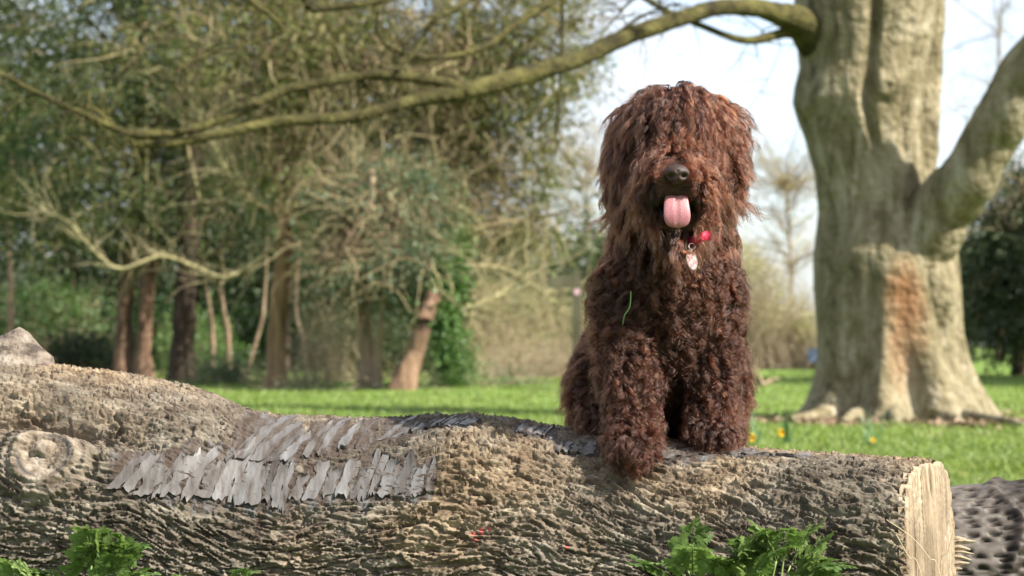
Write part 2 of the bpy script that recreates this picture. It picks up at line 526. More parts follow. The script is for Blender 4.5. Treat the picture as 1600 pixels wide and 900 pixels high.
ap = N.new('ShaderNodeAttribute'); ap.attribute_name = 'paint'
n3 = N.new('ShaderNodeTexNoise'); n3.inputs['Scale'].default_value = 160; L.new(tc.outputs['Object'], n3.inputs['Vector'])
mm = N.new('ShaderNodeMath'); mm.operation = 'MULTIPLY'; L.new(ap.outputs['Fac'], mm.inputs[0]); L.new(n3.outputs['Fac'], mm.inputs[1])
gt = N.new('ShaderNodeMath'); gt.operation = 'GREATER_THAN'; gt.inputs[1].default_value = 0.36; L.new(mm.outputs[0], gt.inputs[0])
mx = N.new('ShaderNodeMix'); mx.data_type = 'RGBA'; L.new(gt.outputs[0], mx.inputs[0]); L.new(mu.outputs[2], mx.inputs[6]); mx.inputs[7].default_value = (0.40, 0.10, 0.085, 1)
ac = N.new('ShaderNodeAttribute'); ac.attribute_name = 'collar'
mc = N.new('ShaderNodeMix'); mc.data_type = 'RGBA'; L.new(ac.outputs['Fac'], mc.inputs[0]); L.new(mx.outputs[2], mc.inputs[6])
wv = N.new('ShaderNodeTexNoise'); wv.inputs['Scale'].default_value = 40; wv.inputs['Detail'].default_value = 4; L.new(tc.outputs['Object'], wv.inputs['Vector'])
rc = ramp(N, [(0.34, (0.075, 0.053, 0.036)), (0.5, (0.17, 0.137, 0.102)), (0.7, (0.27, 0.23, 0.185))]); L.new(wv.outputs['Fac'], rc.inputs[0])
L.new(rc.outputs[0], mc.inputs[7])
L.new(mc.outputs[2], b.inputs['Base Color'])
b.inputs['Roughness'].default_value = 0.85; b.inputs['Specular IOR Level'].default_value = 0.25
n4 = N.new('ShaderNodeTexNoise'); n4.inputs['Scale'].default_value = 1; n4.inputs['Detail'].default_value = 6; n4.inputs['Roughness'].default_value = 0.7
mp4 = N.new('ShaderNodeMapping'); mp4.inputs['Scale'].default_value = (90, 240, 240); L.new(tc.outputs['Object'], mp4.inputs[0]); L.new(mp4.outputs[0], n4.inputs['Vector'])
bp = N.new('ShaderNodeBump'); bp.inputs['Strength'].default_value = 0.8; bp.inputs['Distance'].default_value = 0.004
L.new(n4.outputs['Fac'], bp.inputs['Height']); L.new(bp.outputs[0], b.inputs['Normal'])
m_bark = m
ast = N.new('ShaderNodeAttribute'); ast.attribute_name = 'strip'
mps = N.new('ShaderNodeMapping'); mps.inputs['Scale'].default_value = (55, 12, 12); mps.inputs['Rotation'].default_value = (0, R(-28), 0); L.new(tc.outputs['Object'], mps.inputs[0])
ns_ = N.new('ShaderNodeTexNoise'); ns_.inputs['Scale'].default_value = 1; ns_.inputs['Detail'].default_value = 5; L.new(mps.outputs[0], ns_.inputs['Vector'])
ad_ = N.new('ShaderNodeMath'); ad_.operation = 'MULTIPLY_ADD'; ad_.inputs[1].default_value = 1.3; ad_.inputs[2].default_value = -1.0; L.new(ns_.outputs['Fac'], ad_.inputs[0])
sm2 = N.new('ShaderNodeMath'); sm2.operation = 'ADD'; L.new(ad_.outputs[0], sm2.inputs[0]); L.new(ast.outputs['Fac'], sm2.inputs[1])
ml2 = N.new('ShaderNodeMath'); ml2.operation = 'MULTIPLY'; ml2.inputs[1].default_value = 5.0; ml2.use_clamp = True; L.new(sm2.outputs[0], ml2.inputs[0])
rs_ = ramp(N, [(0.42, (0.050, 0.035, 0.026)), (0.55, (0.075, 0.062, 0.053)), (0.65, (0.10, 0.096, 0.092)), (0.8, (0.13, 0.13, 0.128))]); L.new(ns_.outputs['Fac'], rs_.inputs[0])
ms2 = N.new('ShaderNodeMix'); ms2.data_type = 'RGBA'; L.new(ml2.outputs[0], ms2.inputs[0]); L.new(mc.outputs[2], ms2.inputs[6]); L.new(rs_.outputs[0], ms2.inputs[7])
arg = N.new('ShaderNodeAttribute'); arg.attribute_name = 'ring'
mrg = N.new('ShaderNodeMix'); mrg.data_type = 'RGBA'; mrg.clamp_factor = True; L.new(arg.outputs['Fac'], mrg.inputs[0]); L.new(ms2.outputs[2], mrg.inputs[6]); mrg.inputs[7].default_value = (0.050, 0.044, 0.042, 1)
L.new(mrg.outputs[2], b.inputs['Base Color'])
add(log, 'trunk', LP, m_bark, LQ, attrs={'paint': paint, 'collar': LM['collar'], 'strip': LM['strip'], 'ring': LM['ring']})

# strips of smooth bark, one object each
m_strip = noise_mat('silvery_bark', [(0.34, (0.036, 0.026, 0.020)), (0.44, (0.075, 0.066, 0.060)), (0.58, (0.105, 0.101, 0.098)), (0.75, (0.15, 0.148, 0.147))], (70, 14, 14), 7, 0.5, 0.3, 120, 0.003, 0.4, rand=0.28)
for c in STRIPS:
    nu, nv = 5, 16
    f = np.linspace(0, 1, nu)[:, None]; t = np.linspace(0, 1, nv)[None]
    cx = np.array([k[0] for k in c]); ct = np.array([k[1] for k in c])
    bi = lambda q: (q[0] * (1 - f) + q[1] * f) * (1 - t) + (q[2] * (1 - f) + q[3] * f) * t
    X = bi(cx); th = bi(ct)
    wd = abs(cx[1] - cx[0])
    s = (2 * f - 1)
    half = np.ones((2, nv)) * 0.97
    for sd in (0, 1):
        for _ in range(rng.integers(1, 4)):          # slits that bite into the edge
            q0 = rng.uniform(0.0, 0.9); half[sd] -= rng.uniform(0.15, 0.55) * np.exp(-((t[0] - q0) / rng.uniform(0.05, 0.13)) ** 2)
    half = half + rng.normal(0, 0.05, half.shape)
    half *= np.clip(np.minimum(np.linspace(0.8, 4, nv), np.linspace(4.5, rng.uniform(0.25, 0.8), nv)), 0, 1)[None]
    half = np.where(s < 0, half[0], half[1])
    X = X.mean(0, keepdims=True) + s * half * wd * 0.54 + 0.003 * perlin(np.stack([t[0] * 3, t[0] * 0 + cx[0] * 50, t[0] * 0], -1))[None]
    th = th + rng.normal(0, 0.016, th.shape) * ((t < 0.01) | (t > 0.99))
    Pn, _ = log_surface(X.ravel(), np.maximum(th, -0.2).ravel(), bark=False)
    r = log_r(X.ravel()); ctr = np.stack([X.ravel(), axis_y(X.ravel()), r], -1)
    nn = Pn - ctr; nn /= np.linalg.norm(nn, axis=1)[:, None]
    T_ = np.broadcast_to(t, (nu, nv)).ravel(); F_ = np.broadcast_to(np.abs(s), (nu, nv)).ravel()
    curl = rng.uniform(0.0, 0.006) * np.clip((0.12 - T_) / 0.12, 0, 1) + rng.uniform(0, 0.006) * np.clip((T_ - 0.85) / 0.15, 0, 1)
    off = rng.uniform(0.0012, 0.0024) + 0.004 * (2 * np.broadcast_to(f, (nu, nv)).ravel() - 1) * rng.uniform(-0.2, 0.4) + curl + 0.0008 * perlin(Pn * 30)
    top = Pn + nn * off[:, None]; bot = Pn + nn * (off - 0.0035 - 0.003)[:, None]
    nV = nu * nv
    a_ = (np.arange(nu - 1)[:, None] * nv + np.arange(nv - 1)[None])
    Qt = np.stack([a_, a_ + nv, a_ + nv + 1, a_ + 1], -1).reshape(-1, 4)
    ring = np.concatenate([np.arange(nv), (np.arange(1, nu) * nv + nv - 1), ((nu - 1) * nv + np.arange(nv - 2, -1, -1)), (np.arange(nu - 2, 0, -1) * nv)])
    rn = np.roll(ring, -1)
    m_ = len(ring); Qs = np.stack([nV + np.arange(m_), nV + (np.arange(m_) + 1) % m_, nV + m_ + (np.arange(m_) + 1) % m_, nV + m_ + np.arange(m_)], -1)
    add(log, 'bark_strip', np.concatenate([top, top[ring], bot[ring]]), m_strip, np.concatenate([Qt, Qs]))

# sawn end face with long splitting fibres
m_cut = noise_mat('weathered_cut_wood', [(0.32, (0.075, 0.050, 0.030)), (0.44, (0.19, 0.145, 0.098)), (0.57, (0.25, 0.21, 0.155)), (0.75, (0.36, 0.32, 0.25))],
                  (60, 85, 2.5), 7, 0.75, 0.5, 90, 0.004, 0.25, broad=(7, [(0.36, (0.62, 0.58, 0.54)), (0.5, (0.92, 0.88, 0.84)), (0.62, (0.98, 0.94, 0.86))]))
thf = np.linspace(0, 2 * math.pi, 181)[:-1]
Xf = np.full(180, 0.80)
for _ in range(6):
    ring, _m = log_surface(Xf, thf)
    Xf = cut_x(ring[:, 1], ring[:, 2])
ring, _m = log_surface(Xf, thf); ring[:, 0] = Xf
ctr = ring.mean(0)
fr_ = np.concatenate([[0.02], np.linspace(0.06, 0.99, 46)])
FV = ctr + fr_[:, None, None] * (ring - ctr)[None]
q = FV.reshape(-1, 3)
rel = fbm(np.stack([q[:, 1] * 75, q[:, 2] * 3, q[:, 1] * 0], -1), 4) + 0.7 * perlin(np.stack([q[:, 1] * 22, q[:, 2] * 1.3, q[:, 1] * 0 + 5], -1))
edge_f = np.repeat(sstep(1.0, 0.9, fr_), 180)
q[:, 0] += 0.006 + 0.009 * rel * edge_f - 0.012 * np.exp(-(perlin(np.stack([q[:, 1] * 14, q[:, 2] * 0.8, q[:, 1] * 0 + 9], -1)) / 0.03) ** 2) * edge_f
i = np.arange(len(fr_) - 1)[:, None] * 180; j = np.arange(180)[None]; k = (j + 1) % 180
Qf = np.stack([i + j, i + 180 + j, i + 180 + k, i + k], -1).reshape(-1, 4)
q = np.concatenate([q, (ring - [0.012, 0, 0])]); e = (len(fr_) - 1) * 180
Qf = np.concatenate([Qf, np.stack([e + np.arange(180), len(q) - 180 + np.arange(180), len(q) - 180 + (np.arange(180) + 1) % 180, e + (np.arange(180) + 1) % 180], -1)])
cut = add(log, 'cut_face', q, m_cut, Qf)
cut['label'] = 'pale sawn end of the log'
for i in range(13):                  # torn splinters at the far lower edge of the sawn end
    st = P(1484 + rng.uniform(-4, 3), rng.uniform(838, 905), 4.03)
    ln = rng.uniform(0.015, 0.045)
    if i < 2: ln = 0.055
    e = st + np.array([ln, 0.01, rng.uniform(-0.012, 0.008)])
    rr = rng.uniform(0.003, 0.007)
    V, Q, T = tube([st - [0.03, 0, 0], st, (st + e) / 2 + [0, 0, 0.002], e], [rr, rr, rr * 0.85, rr * 0.25], 5)
    add(log, 'splinter', V, m_cut, Q, T, smooth=False)
# heart of the old branch scar
m_scar = noise_mat('scar_wood', [(0.35, (0.07, 0.048, 0.032)), (0.5, (0.17, 0.135, 0.10)), (0.7, (0.27, 0.23, 0.185))], (25, 25, 25), 7, 0.7, 0.6, 110, 0.006, 0.3)
kx, kt = px_xt(70, 716)
kc, _ = log_surface(np.array([kx]), np.array([kt]), bark=False); kc = kc[0]
V, Q, T = ball((0, 0, 0), (0.030, 0.026, 0.027), 60, 40)
V *= (1 + 0.22 * fbm(V * 40, 4))[:, None]
V[:, 1] += 0.016 * np.exp(-(np.hypot(V[:, 0] + 0.009, V[:, 2] + 0.008) / 0.008) ** 2) * (V[:, 1] < 0)
add(log, 'branch_scar', V + kc + [0, 0.017, 0], m_scar, Q, T)
m_stub = noise_mat('weathered_stub', [(0.38, (0.045, 0.033, 0.025)), (0.48, (0.13, 0.103, 0.08)), (0.7, (0.235, 0.20, 0.16))], (16, 16, 40), 8, 0.8, 0.9, 70, 0.012, 0.3)
# cut stub of a second limb at the back left
sb = P(22, 570, 4.10)
tp = sb + np.array([-0.02, 0.02, 0.055])
a = np.linspace(0, 2 * math.pi, 37)[:-1]
def stub_ring(c, r, ph): return c + np.stack([r * np.cos(a) * 1.15, r * np.sin(a), 0.018 * np.cos(a - 0.3)], -1) * (1 + 0.08 * np.cos(3 * a + ph))[:, None]
rings = [stub_ring(sb + [-0.005, 0, -0.10], 0.085, 0), stub_ring(sb, 0.068, 0.4), stub_ring(tp + [0, 0, -0.035], 0.060, 0.8), stub_ring(tp + [-.01, 0, -0.006], 0.046, 1), stub_ring(tp + [-.012, 0, 0.002], 0.034, 1)]
V = np.concatenate(rings + [[tp + [-.012, 0, 0.003]]])
V = V + 0.012 * np.stack([fbm(V * 28 + k, 4) for k in (0, 7, 3)], -1)
nr = len(a); i = np.arange(len(rings) - 1)[:, None] * nr; j = np.arange(nr)[None]; k = (j + 1) % nr
Q = np.stack([i + j, i + k, i + nr + k, i + nr + j], -1).reshape(-1, 4)
e = (len(rings) - 1) * nr; T = np.stack([e + np.arange(nr), e + (np.arange(nr) + 1) % nr, np.full(nr, len(V) - 1)], -1)
add(log, 'limb_stub', V, m_stub, Q, T)

# second log behind the sawn end
log2 = thing('dark_log', 'dark log with lens shaped bark marks lying behind the sawn end', 'log', (1.4, 4.45, 0))
A0 = P(1440, 768, 4.42); A1 = P(1600, 756, 4.36)
X2 = np.linspace(A0[0], 2.35, 300); th2 = np.linspace(0, 2 * math.pi, 241)[:-1]
XX2, TT2 = np.meshgrid(X2, th2, indexing='ij')
x2, t2 = XX2.ravel(), TT2.ravel()
rt = (A0[2] + (A1[2] - A0[2]) * (x2 - A0[0]) / (A1[0] - A0[0])); rt = np.minimum(rt, 0.46) / 2
lent = np.zeros_like(x2)
arc = t2 * 0.2
row = np.floor(arc / 0.0125); off = (np.sin(row * 12.9898) * 43758.5453) % 1
cellx = (x2 / 0.046 + off); fx = cellx - np.floor(cellx) - 0.5; fy = arc / 0.0125 - row - 0.5
cid = (np.sin(row * 3.1 + np.floor(cellx) * 7.7) * 9631.7) % 1
lent = np.clip(1 - (fx / 0.36) ** 2 - (fy / (0.24 + 0.2 * cid)) ** 2, 0, 1) * (cid > 0.3)
rid = np.exp(-((x2 - P(1582, 800, 4.3)[0] + 0.02 * np.sin(t2 * 5)) / 0.016) ** 2)
d2 = 0.0045 * fbm(np.stack([x2 * 9, arc * 60, x2 * 0], -1), 4) - 0.009 * np.sqrt(lent) + 0.012 * rid
r2_ = rt + d2
y2 = 4.45 - 0.05 * (x2 - 1.2)
V2 = np.stack([x2, y2 - r2_ * np.sin(t2), rt + r2_ * np.cos(t2)], -1)
n2_ = len(th2); i = np.arange(len(X2) - 1)[:, None] * n2_; j = np.arange(n2_)[None]; k = (j + 1) % n2_
Q2 = np.stack([i + j, i + n2_ + j, i + n2_ + k, i + k], -1).reshape(-1, 4)
m_log2 = noise_mat('dark_cherry_bark', [(0.3, (0.010, 0.007, 0.005)), (0.5, (0.027, 0.0195, 0.0145)), (0.7, (0.085, 0.066, 0.052))], (22, 9, 9), 7, 0.6, 0.5, 120, 0.005, 0.4)
m_log2 = leaf_mat('lenticelled_bark', [(0.0, (0.010, 0.007, 0.005)), (0.35, (0.026, 0.019, 0.014)), (0.7, (0.070, 0.058, 0.048)), (1.0, (0.14, 0.125, 0.11))], 0.0, 0.6, 0.3)
smooth_part = sstep(P(1590, 800, 4.3)[0], P(1560, 800, 4.3)[0], x2)
tn2 = (0.30 + 0.45 * smooth_part) + 0.35 * fbm(np.stack([x2 * 30, arc * 90, x2 * 0 + 4], -1), 3) - 0.75 * np.clip(lent * 1.6, 0, 1) * (0.4 + 0.6 * smooth_part)
add(log2, 'trunk', V2, m_log2, Q2, attrs={'tint': np.clip(tn2, 0, 1)})
for xe, sg in ((A0[0], -1), (2.35, 1)):
    k_ = 0 if sg < 0 else len(X2) - 1
    ringv = V2[k_ * n2_:(k_ + 1) * n2_]
    Vc = np.concatenate([ringv + [sg * 0.001, 0, 0], [ringv.mean(0) + [sg * 0.004, 0, 0]]])
    add(log2, 'cut_face', Vc, m_cut, None, np.stack([np.arange(n2_), (np.arange(n2_) + 1) % n2_, np.full(n2_, n2_)], -1))

#@@DOG
# ------------------------------------------------------------------ the dog
DOG0 = np.array([0.27, 3.92, 0.0])
dog = thing('dog', 'shaggy chocolate brown dog with its tongue out sitting on the log', 'dog', (0.27, 3.92, 0.50))
prim = []                            # (kind, data): capsule chains and ellipsoids, merged into one skin


def chain(pts):
    for (a, ra), (b_, rb) in zip(pts[:-1], pts[1:]):
        n = max(2, int(np.linalg.norm(np.array(a) - b_) / 0.012))
        for k in range(n + 1):
            f = k / n
            prim.append((np.array(a) * (1 - f) + np.array(b_) * f, np.full(3, ra * (1 - f) + rb * f)))


def ell(c, r):
    prim.append((np.array(c), np.array(r)))


SK = P(1057, 216, 3.83)
ell(SK, (0.090, 0.100, 0.096)); ell(SK + [0, 0.015, 0.014], (0.090, 0.085, 0.084))
ell(P(1057, 262, 3.79), (0.080, 0.08, 0.058))
NOSE = P(1058, 272, 3.622)
MU0 = P(1057, 268, 3.75)
chain([(MU0, 0.055), (NOSE + [0, 0.045, -0.006], 0.038)])
ell(P(1026, 298, 3.70), (0.032, 0.045, 0.030)); ell(P(1089, 296, 3.70), (0.032, 0.045, 0.030))
chain([(P(1057, 322, 3.78), 0.045), (P(1057, 352, 3.70), 0.026)])          # lower jaw
for e in ([(992, 190, 3.85), (977, 245, 3.84), (979, 296, 3.83)], [(1122, 186, 3.85), (1134, 236, 3.84), (1132, 286, 3.83)]):
    q = spline([P(*x) for x in e], 14)
    for k, c in enumerate(q):
        ell(c, (0.024, 0.030 + 0.022 * math.sin(math.pi * (k + 2) / 17), 0.024))
chain([(P(1057, 270, 3.90), 0.090), (P(1054, 350, 3.92), 0.102), (P(1048, 430, 3.925), 0.114)])
chain([(P(1048, 430, 3.93), 0.112), (P(1042, 520, 3.99), 0.120), (P(1020, 600, 4.06), 0.118)])
chain([(P(1085, 590, 4.06), 0.10), (P(990, 595, 4.07), 0.115)])
chain([(P(1050, 430, 3.90), 0.105), (P(1050, 510, 3.92), 0.085)])
LPAW = P(988, 699, 3.756); RPAW = P(1112, 676, 3.845)
chain([(P(988, 450, 3.90), 0.062), (P(984, 545, 3.86), 0.050), (P(988, 630, 3.80), 0.037), (LPAW + [0, 0.02, 0.015], 0.036)])
ell(LPAW, (0.046, 0.052, 0.028)); ell(LPAW + [0.0, -0.028, -0.012], (0.042, 0.032, 0.022))
chain([(P(1103, 450, 3.90), 0.058), (P(1108, 545, 3.895), 0.045), (P(1110, 620, 3.88), 0.034), (RPAW + [0, 0.012, 0.014], 0.032)])
ell(RPAW, (0.040, 0.050, 0.026)); ell(RPAW + [0.0, -0.03, -0.004], (0.038, 0.030, 0.022))
chain([(P(985, 560, 4.08), 0.085), (P(950, 605, 4.00), 0.068), (P(938, 640, 3.99), 0.045)])      # haunches
chain([(P(1090, 570, 4.08), 0.080), (P(1118, 620, 4.02), 0.045), (P(1122, 660, 3.99), 0.036)])
ell(P(935, 652, 3.95), (0.035, 0.06, 0.025)); ell(P(1122, 668, 3.96), (0.03, 0.05, 0.022))
acc = Acc()
for c, r in prim:
    acc.put(*ball(c, r, 14, 9))
V, Q, T, _ = acc.get()
me = mesh('tmp', V, Q, T)
tmp = bpy.data.objects.new('tmp', me); COL.objects.link(tmp)
md = tmp.modifiers.new('r', 'REMESH'); md.mode = 'VOXEL'; md.voxel_size = 0.0065; md.use_smooth_shade = True
ms = tmp.modifiers.new('s', 'SMOOTH'); ms.factor = 0.6; ms.iterations = 9
dg = bpy.context.evaluated_depsgraph_get()
bm_ = bpy.data.meshes.new_from_object(tmp.evaluated_get(dg))
bpy.data.objects.remove(tmp); bpy.data.meshes.remove(me)
nv_ = len(bm_.vertices)
BV = np.empty(nv_ * 3, np.float32); bm_.vertices.foreach_get('co', BV); BV = BV.reshape(-1, 3).astype(float)
bm_.calc_loop_triangles()
nt_ = len(bm_.loop_triangles)
BT = np.empty(nt_ * 3, np.int32); bm_.loop_triangles.foreach_get('vertices', BT); BT = BT.reshape(-1, 3)
bpy.data.meshes.remove(bm_)
m_skin = noise_mat('dark_brown_skin', [(0.3, (0.020, 0.010, 0.007)), (0.7, (0.035, 0.017, 0.011))], (20, 20, 20), 4, 0.8, 0.3, 200, 0.002, 0.2)
body = add(dog, 'body', BV, m_skin, None, BT)
bvh = BVHTree.FromPolygons([tuple(v) for v in BV], [tuple(t) for t in BT])

# --- fur
fn = np.cross(BV[BT[:, 1]] - BV[BT[:, 0]], BV[BT[:, 2]] - BV[BT[:, 0]])
ar = np.linalg.norm(fn, axis=1) / 2; fn /= (2 * ar)[:, None] + 1e-12
vn = np.zeros_like(BV)
for k in range(3): np.add.at(vn, BT[:, k], fn * ar[:, None])
vn /= np.linalg.norm(vn, axis=1)[:, None] + 1e-12


def sample(n):
    f = rng.choice(len(BT), n, p=ar / ar.sum())
    a, b_ = rng.uniform(0, 1, n), rng.uniform(0, 1, n)
    s = a + b_ > 1; a[s] = 1 - a[s]; b_[s] = 1 - b_[s]
    wts = np.stack([1 - a - b_, a, b_], -1)
    p = (BV[BT[f]] * wts[..., None]).sum(1); n_ = (vn[BT[f]] * wts[..., None]).sum(1)
    return p, n_ / np.linalg.norm(n_, axis=1)[:, None]


CROWN = P(1052, 140, 3.84)
ZCHIN = P(1057, 372, 3.75)[2]
TONGUE0 = P(1057, 302, 3.655)


def unit(a): return a / (np.linalg.norm(a, axis=-1, keepdims=True) + 1e-9)


def tang(d, n): return d - (d * n).sum(-1, keepdims=True) * n


def fields(p, n):
    """region weights, flow direction, length, curl amplitude, lift"""
    head = sstep(ZCHIN - 0.03, ZCHIN + 0.05, p[:, 2]) * sstep(4.02, 3.90, p[:, 1] - 0.35 * (p[:, 2] - ZCHIN))
    muz = np.exp(-(np.linalg.norm((p - (MU0 + NOSE) / 2) / [1.0, 1.15, 0.9], axis=1) / 0.075) ** 4) * head
    leg = sstep(P(0, 560, 3.85)[2], P(0, 640, 3.85)[2], p[:, 2]) * sstep(3.97, 3.91, p[:, 1])
    down = np.array([0, 0, -1.0])
    rad = p - CROWN
    fh = unit(rad * [1.0, 0.75, 0.6]) + down * 0.45
    side = np.sign(p[:, 0] - NOSE[0])
    fm = np.stack([0.75 * side * np.clip(np.abs(p[:, 0] - NOSE[0]) / 0.03, 0.2, 1), 0.15 + 0 * side, -0.75 + 0 * side], -1)
    c = p - np.array([0.27, 4.0, 0.7])
    fb = down + np.stack([0.25 * c[:, 0] / 0.15, 0.15 * np.minimum(c[:, 1], 0) / 0.1, 0 * side], -1)
    fb = fb + 0.9 * np.stack([perlin(p * 13 + k) for k in (1, 30, 60)], -1)
    fl = fb * (1 - head)[:, None] + fh * head[:, None]
    fl = fl * (1 - muz)[:, None] + fm * muz[:, None]
    fl = unit(tang(fl, n) + 1e-6)
    chin = sstep(P(0, 300, 3.7)[2], P(0, 345, 3.7)[2], p[:, 2]) * head
    ln = 0.084 + 0.006 * head - 0.016 * leg + 0.01 * chin
    dn = np.linalg.norm(p - NOSE, axis=1)
    ln = ln * np.clip(sstep(0.018, 0.105, dn), 0.10, 1)
    low = sstep(LPAW[2] + 0.01, LPAW[2] + 0.07, p[:, 2])       # short round the toes
    ln = ln * (0.50 + 0.50 * low)
    inmouth = (np.abs(p[:, 0] - TONGUE0[0]) < 0.030) & (p[:, 1] < 3.735) & (p[:, 2] < NOSE[2] - 0.014) & (p[:, 2] > P(0, 356, 3.7)[2])
    ln = np.where(inmouth, 0.004, ln)
    curl = 0.0052 * (1 - head) + 0.0036 * head
    curl = curl + 0.0030 * np.exp(-((p[:, 2] - P(0, 470, 3.85)[2]) / 0.09) ** 2) * (1 - head)
    lift = 0.30 + 0.04 * head
    lift = np.where(muz > 0.5, 0.5, lift) + 0.42 * head * np.clip(n[:, 2], 0, 1) * sstep(0.015, 0.06, np.linalg.norm(p - CROWN, axis=1))
    return head, muz, fl, ln, curl, lift


NC, NS, NP = 7000, 150000, 22
cp, cnrm = sample(NC)
head, muz, fl, ln, curl, lift = fields(cp, cnrm)
ln = ln * rng.uniform(0.60, 1.22, NC) * (1 + 0.5 * perlin(cp * 24 + 3))
G = np.zeros((NC, NP, 3)); G[:, 0] = cp
t = np.linspace(0, 1, NP)
dirn = unit(cnrm * lift[:, None] * 1.15 + fl * 0.9 + 0.25 * rng.normal(size=(NC, 3)))
step = ln / (NP - 1); lock = rng.uniform(0.005, 0.023, NC)
nrm = cnrm.copy()
for k in range(1, NP):
    dirn = unit(dirn + fl * 0.10 + np.array([0, 0, -0.12]) + 0.10 * rng.normal(size=(NC, 3)) * [1, 1, 0.7])
    G[:, k] = G[:, k - 1] + dirn * step[:, None]
    if k % 2 == 0:                   # keep the locks outside the skin
        for q in range(NC):
            loc, no, idx, dist = bvh.find_nearest(G[q, k])
            dv = (G[q, k, 0] - loc[0]) * no[0] + (G[q, k, 1] - loc[1]) * no[1] + (G[q, k, 2] - loc[2]) * no[2]
            mn = lock[q] * min(1.0, k / 9.0) * min(1.0, ln[q] / 0.05)
            if dv < mn:
                G[q, k] += np.array(no) * (mn - dv)
# tresses must not cover the nose and tongue
for k in range(2, NP):
    d = G[:, k] - NOSE; dist = np.hypot(d[:, 0], d[:, 2] * 0.9)
    s = (d[:, 1] < 0.05) & (dist < 0.034)
    G[s, k, 0] += np.sign(d[s, 0]) * (0.034 - dist[s]) * 1.2
    dx = G[:, k, 0] - TONGUE0[0]
    s = (np.abs(dx) < 0.031) & (G[:, k, 1] < 3.72) & (G[:, k, 2] < NOSE[2] - 0.012) & (G[:, k, 2] > P(0, 358, 3.65)[2])
    G[s, k, 0] += np.sign(dx[s]) * (0.031 - np.abs(dx[s]))
# curl every lock
tg = unit(np.gradient(G, axis=1))
e1 = unit(np.cross(tg, np.array([0.3, 0.9, 0.2]))); e2 = np.cross(tg, e1)
turns = np.where(head > 0.5, rng.uniform(0.9, 2.2, NC), rng.uniform(1.2, 2.6, NC)) * np.clip(ln / 0.06, 0.5, 1.3)
ph = rng.uniform(0, 2 * math.pi, NC); hand = rng.choice([-1, 1], NC)
sp, sn = sample(NS)
kd = kdtree.KDTree(NC)
for q in range(NC): kd.insert(cp[q], q)
kd.balance()
own = np.empty(NS, int)
for q in range(NS): own[q] = kd.find(sp[q])[1]
amp = (curl * rng.uniform(0.6, 1.35, NC))[own] * np.clip(ln[own] / 0.05, 0.1, 1.2)
sph = (ph[own] + rng.normal(0, 0.5, NS)); stn = turns[own] * rng.normal(1, 0.05, NS)
A_ = sph[:, None] + hand[own][:, None] * 2 * math.pi * stn[:, None] * t[None]
grow = amp[:, None] * np.clip(t * 2.6, 0, 1)[None]
conv = np.where(rng.uniform(0, 1, NS) < 0.22, rng.uniform(-0.6, 0.5, NS), rng.uniform(0.70, 0.94, NS))
S = G[own] + (sp - cp[own])[:, None] * (1 - conv[:, None] * t[None] ** 0.8)[..., None]
S = S + e1[own] * (np.cos(A_) * grow)[..., None] + e2[own] * (np.sin(A_) * grow)[..., None]
frz = rng.uniform(0, 1, NS) ** 3
S = S + (np.cumsum(rng.normal(size=(NS, NP, 3)), 1) * (0.00035 + 0.0013 * frz)[:, None, None]) * t[None, :, None]
cutl = rng.uniform(0.70, 1.0, NS)      # uneven tips
S = S[:, 0:1] + (S - S[:, 0:1]) * 1.0
idx = t[None] * cutl[:, None] * (NP - 1); i0 = np.clip(idx.astype(int), 0, NP - 2); fr = (idx - i0)[..., None]
ar_ = np.arange(NS)[:, None]
S = S[ar_, i0] * (1 - fr) + S[ar_, i0 + 1] * fr


def fur(name, sel, tint):
    cv = bpy.data.hair_curves.new(name)
    n = int(sel.sum())
    cv.add_curves([NP] * n)
    pos = (S[sel] - np.array(dog.location)).astype(np.float32)
    cv.position_data.foreach_set('vector', pos.ravel())
    rad_ = np.broadcast_to((0.00036 * (1 - 0.72 * t ** 1.6))[None], (n, NP)).astype(np.float32)
    at = cv.attributes.get('radius') or cv.attributes.new('radius', 'FLOAT', 'POINT')
    at.data.foreach_set('value', rad_.ravel())
    cv.attributes.new('tint', 'FLOAT', 'CURVE').data.foreach_set('value', tint[sel].astype(np.float32))
    o = bpy.data.objects.new(name, cv); COL.objects.link(o); o.parent = dog
    cv.materials.append(m_fur)
    return o


m_fur = bpy.data.materials.new('chocolate_fur'); m_fur.use_nodes = True
N = m_fur.node_tree.nodes; L = m_fur.node_tree.links
N.remove(N['Principled BSDF'])
hb = N.new('ShaderNodeBsdfHairPrincipled'); hb.parametrization = 'COLOR'
hi = N.new('ShaderNodeHairInfo')
at = N.new('ShaderNodeAttribute'); at.attribute_name = 'tint'
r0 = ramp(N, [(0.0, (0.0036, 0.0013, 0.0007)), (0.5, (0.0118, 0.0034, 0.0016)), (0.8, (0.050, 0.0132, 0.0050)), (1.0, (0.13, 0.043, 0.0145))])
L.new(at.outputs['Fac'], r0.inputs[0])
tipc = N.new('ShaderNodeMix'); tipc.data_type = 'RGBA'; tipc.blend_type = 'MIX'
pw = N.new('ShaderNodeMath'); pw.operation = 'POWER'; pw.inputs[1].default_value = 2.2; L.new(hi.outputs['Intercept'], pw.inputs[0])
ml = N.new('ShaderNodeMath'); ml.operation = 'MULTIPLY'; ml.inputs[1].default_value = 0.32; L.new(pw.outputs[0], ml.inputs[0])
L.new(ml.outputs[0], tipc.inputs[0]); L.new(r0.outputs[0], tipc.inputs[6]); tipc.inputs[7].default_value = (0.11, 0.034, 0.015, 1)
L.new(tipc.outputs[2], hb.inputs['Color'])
hb.inputs['Roughness'].default_value = 0.25; hb.inputs['Radial Roughness'].default_value = 0.55
hb.inputs['IOR'].default_value = 1.43
hb.inputs['Random Roughness'].default_value = 0.2
L.new(hb.outputs[0], N['Material Output'].inputs['Surface'])
hS, mS, *_ = fields(sp, sn)
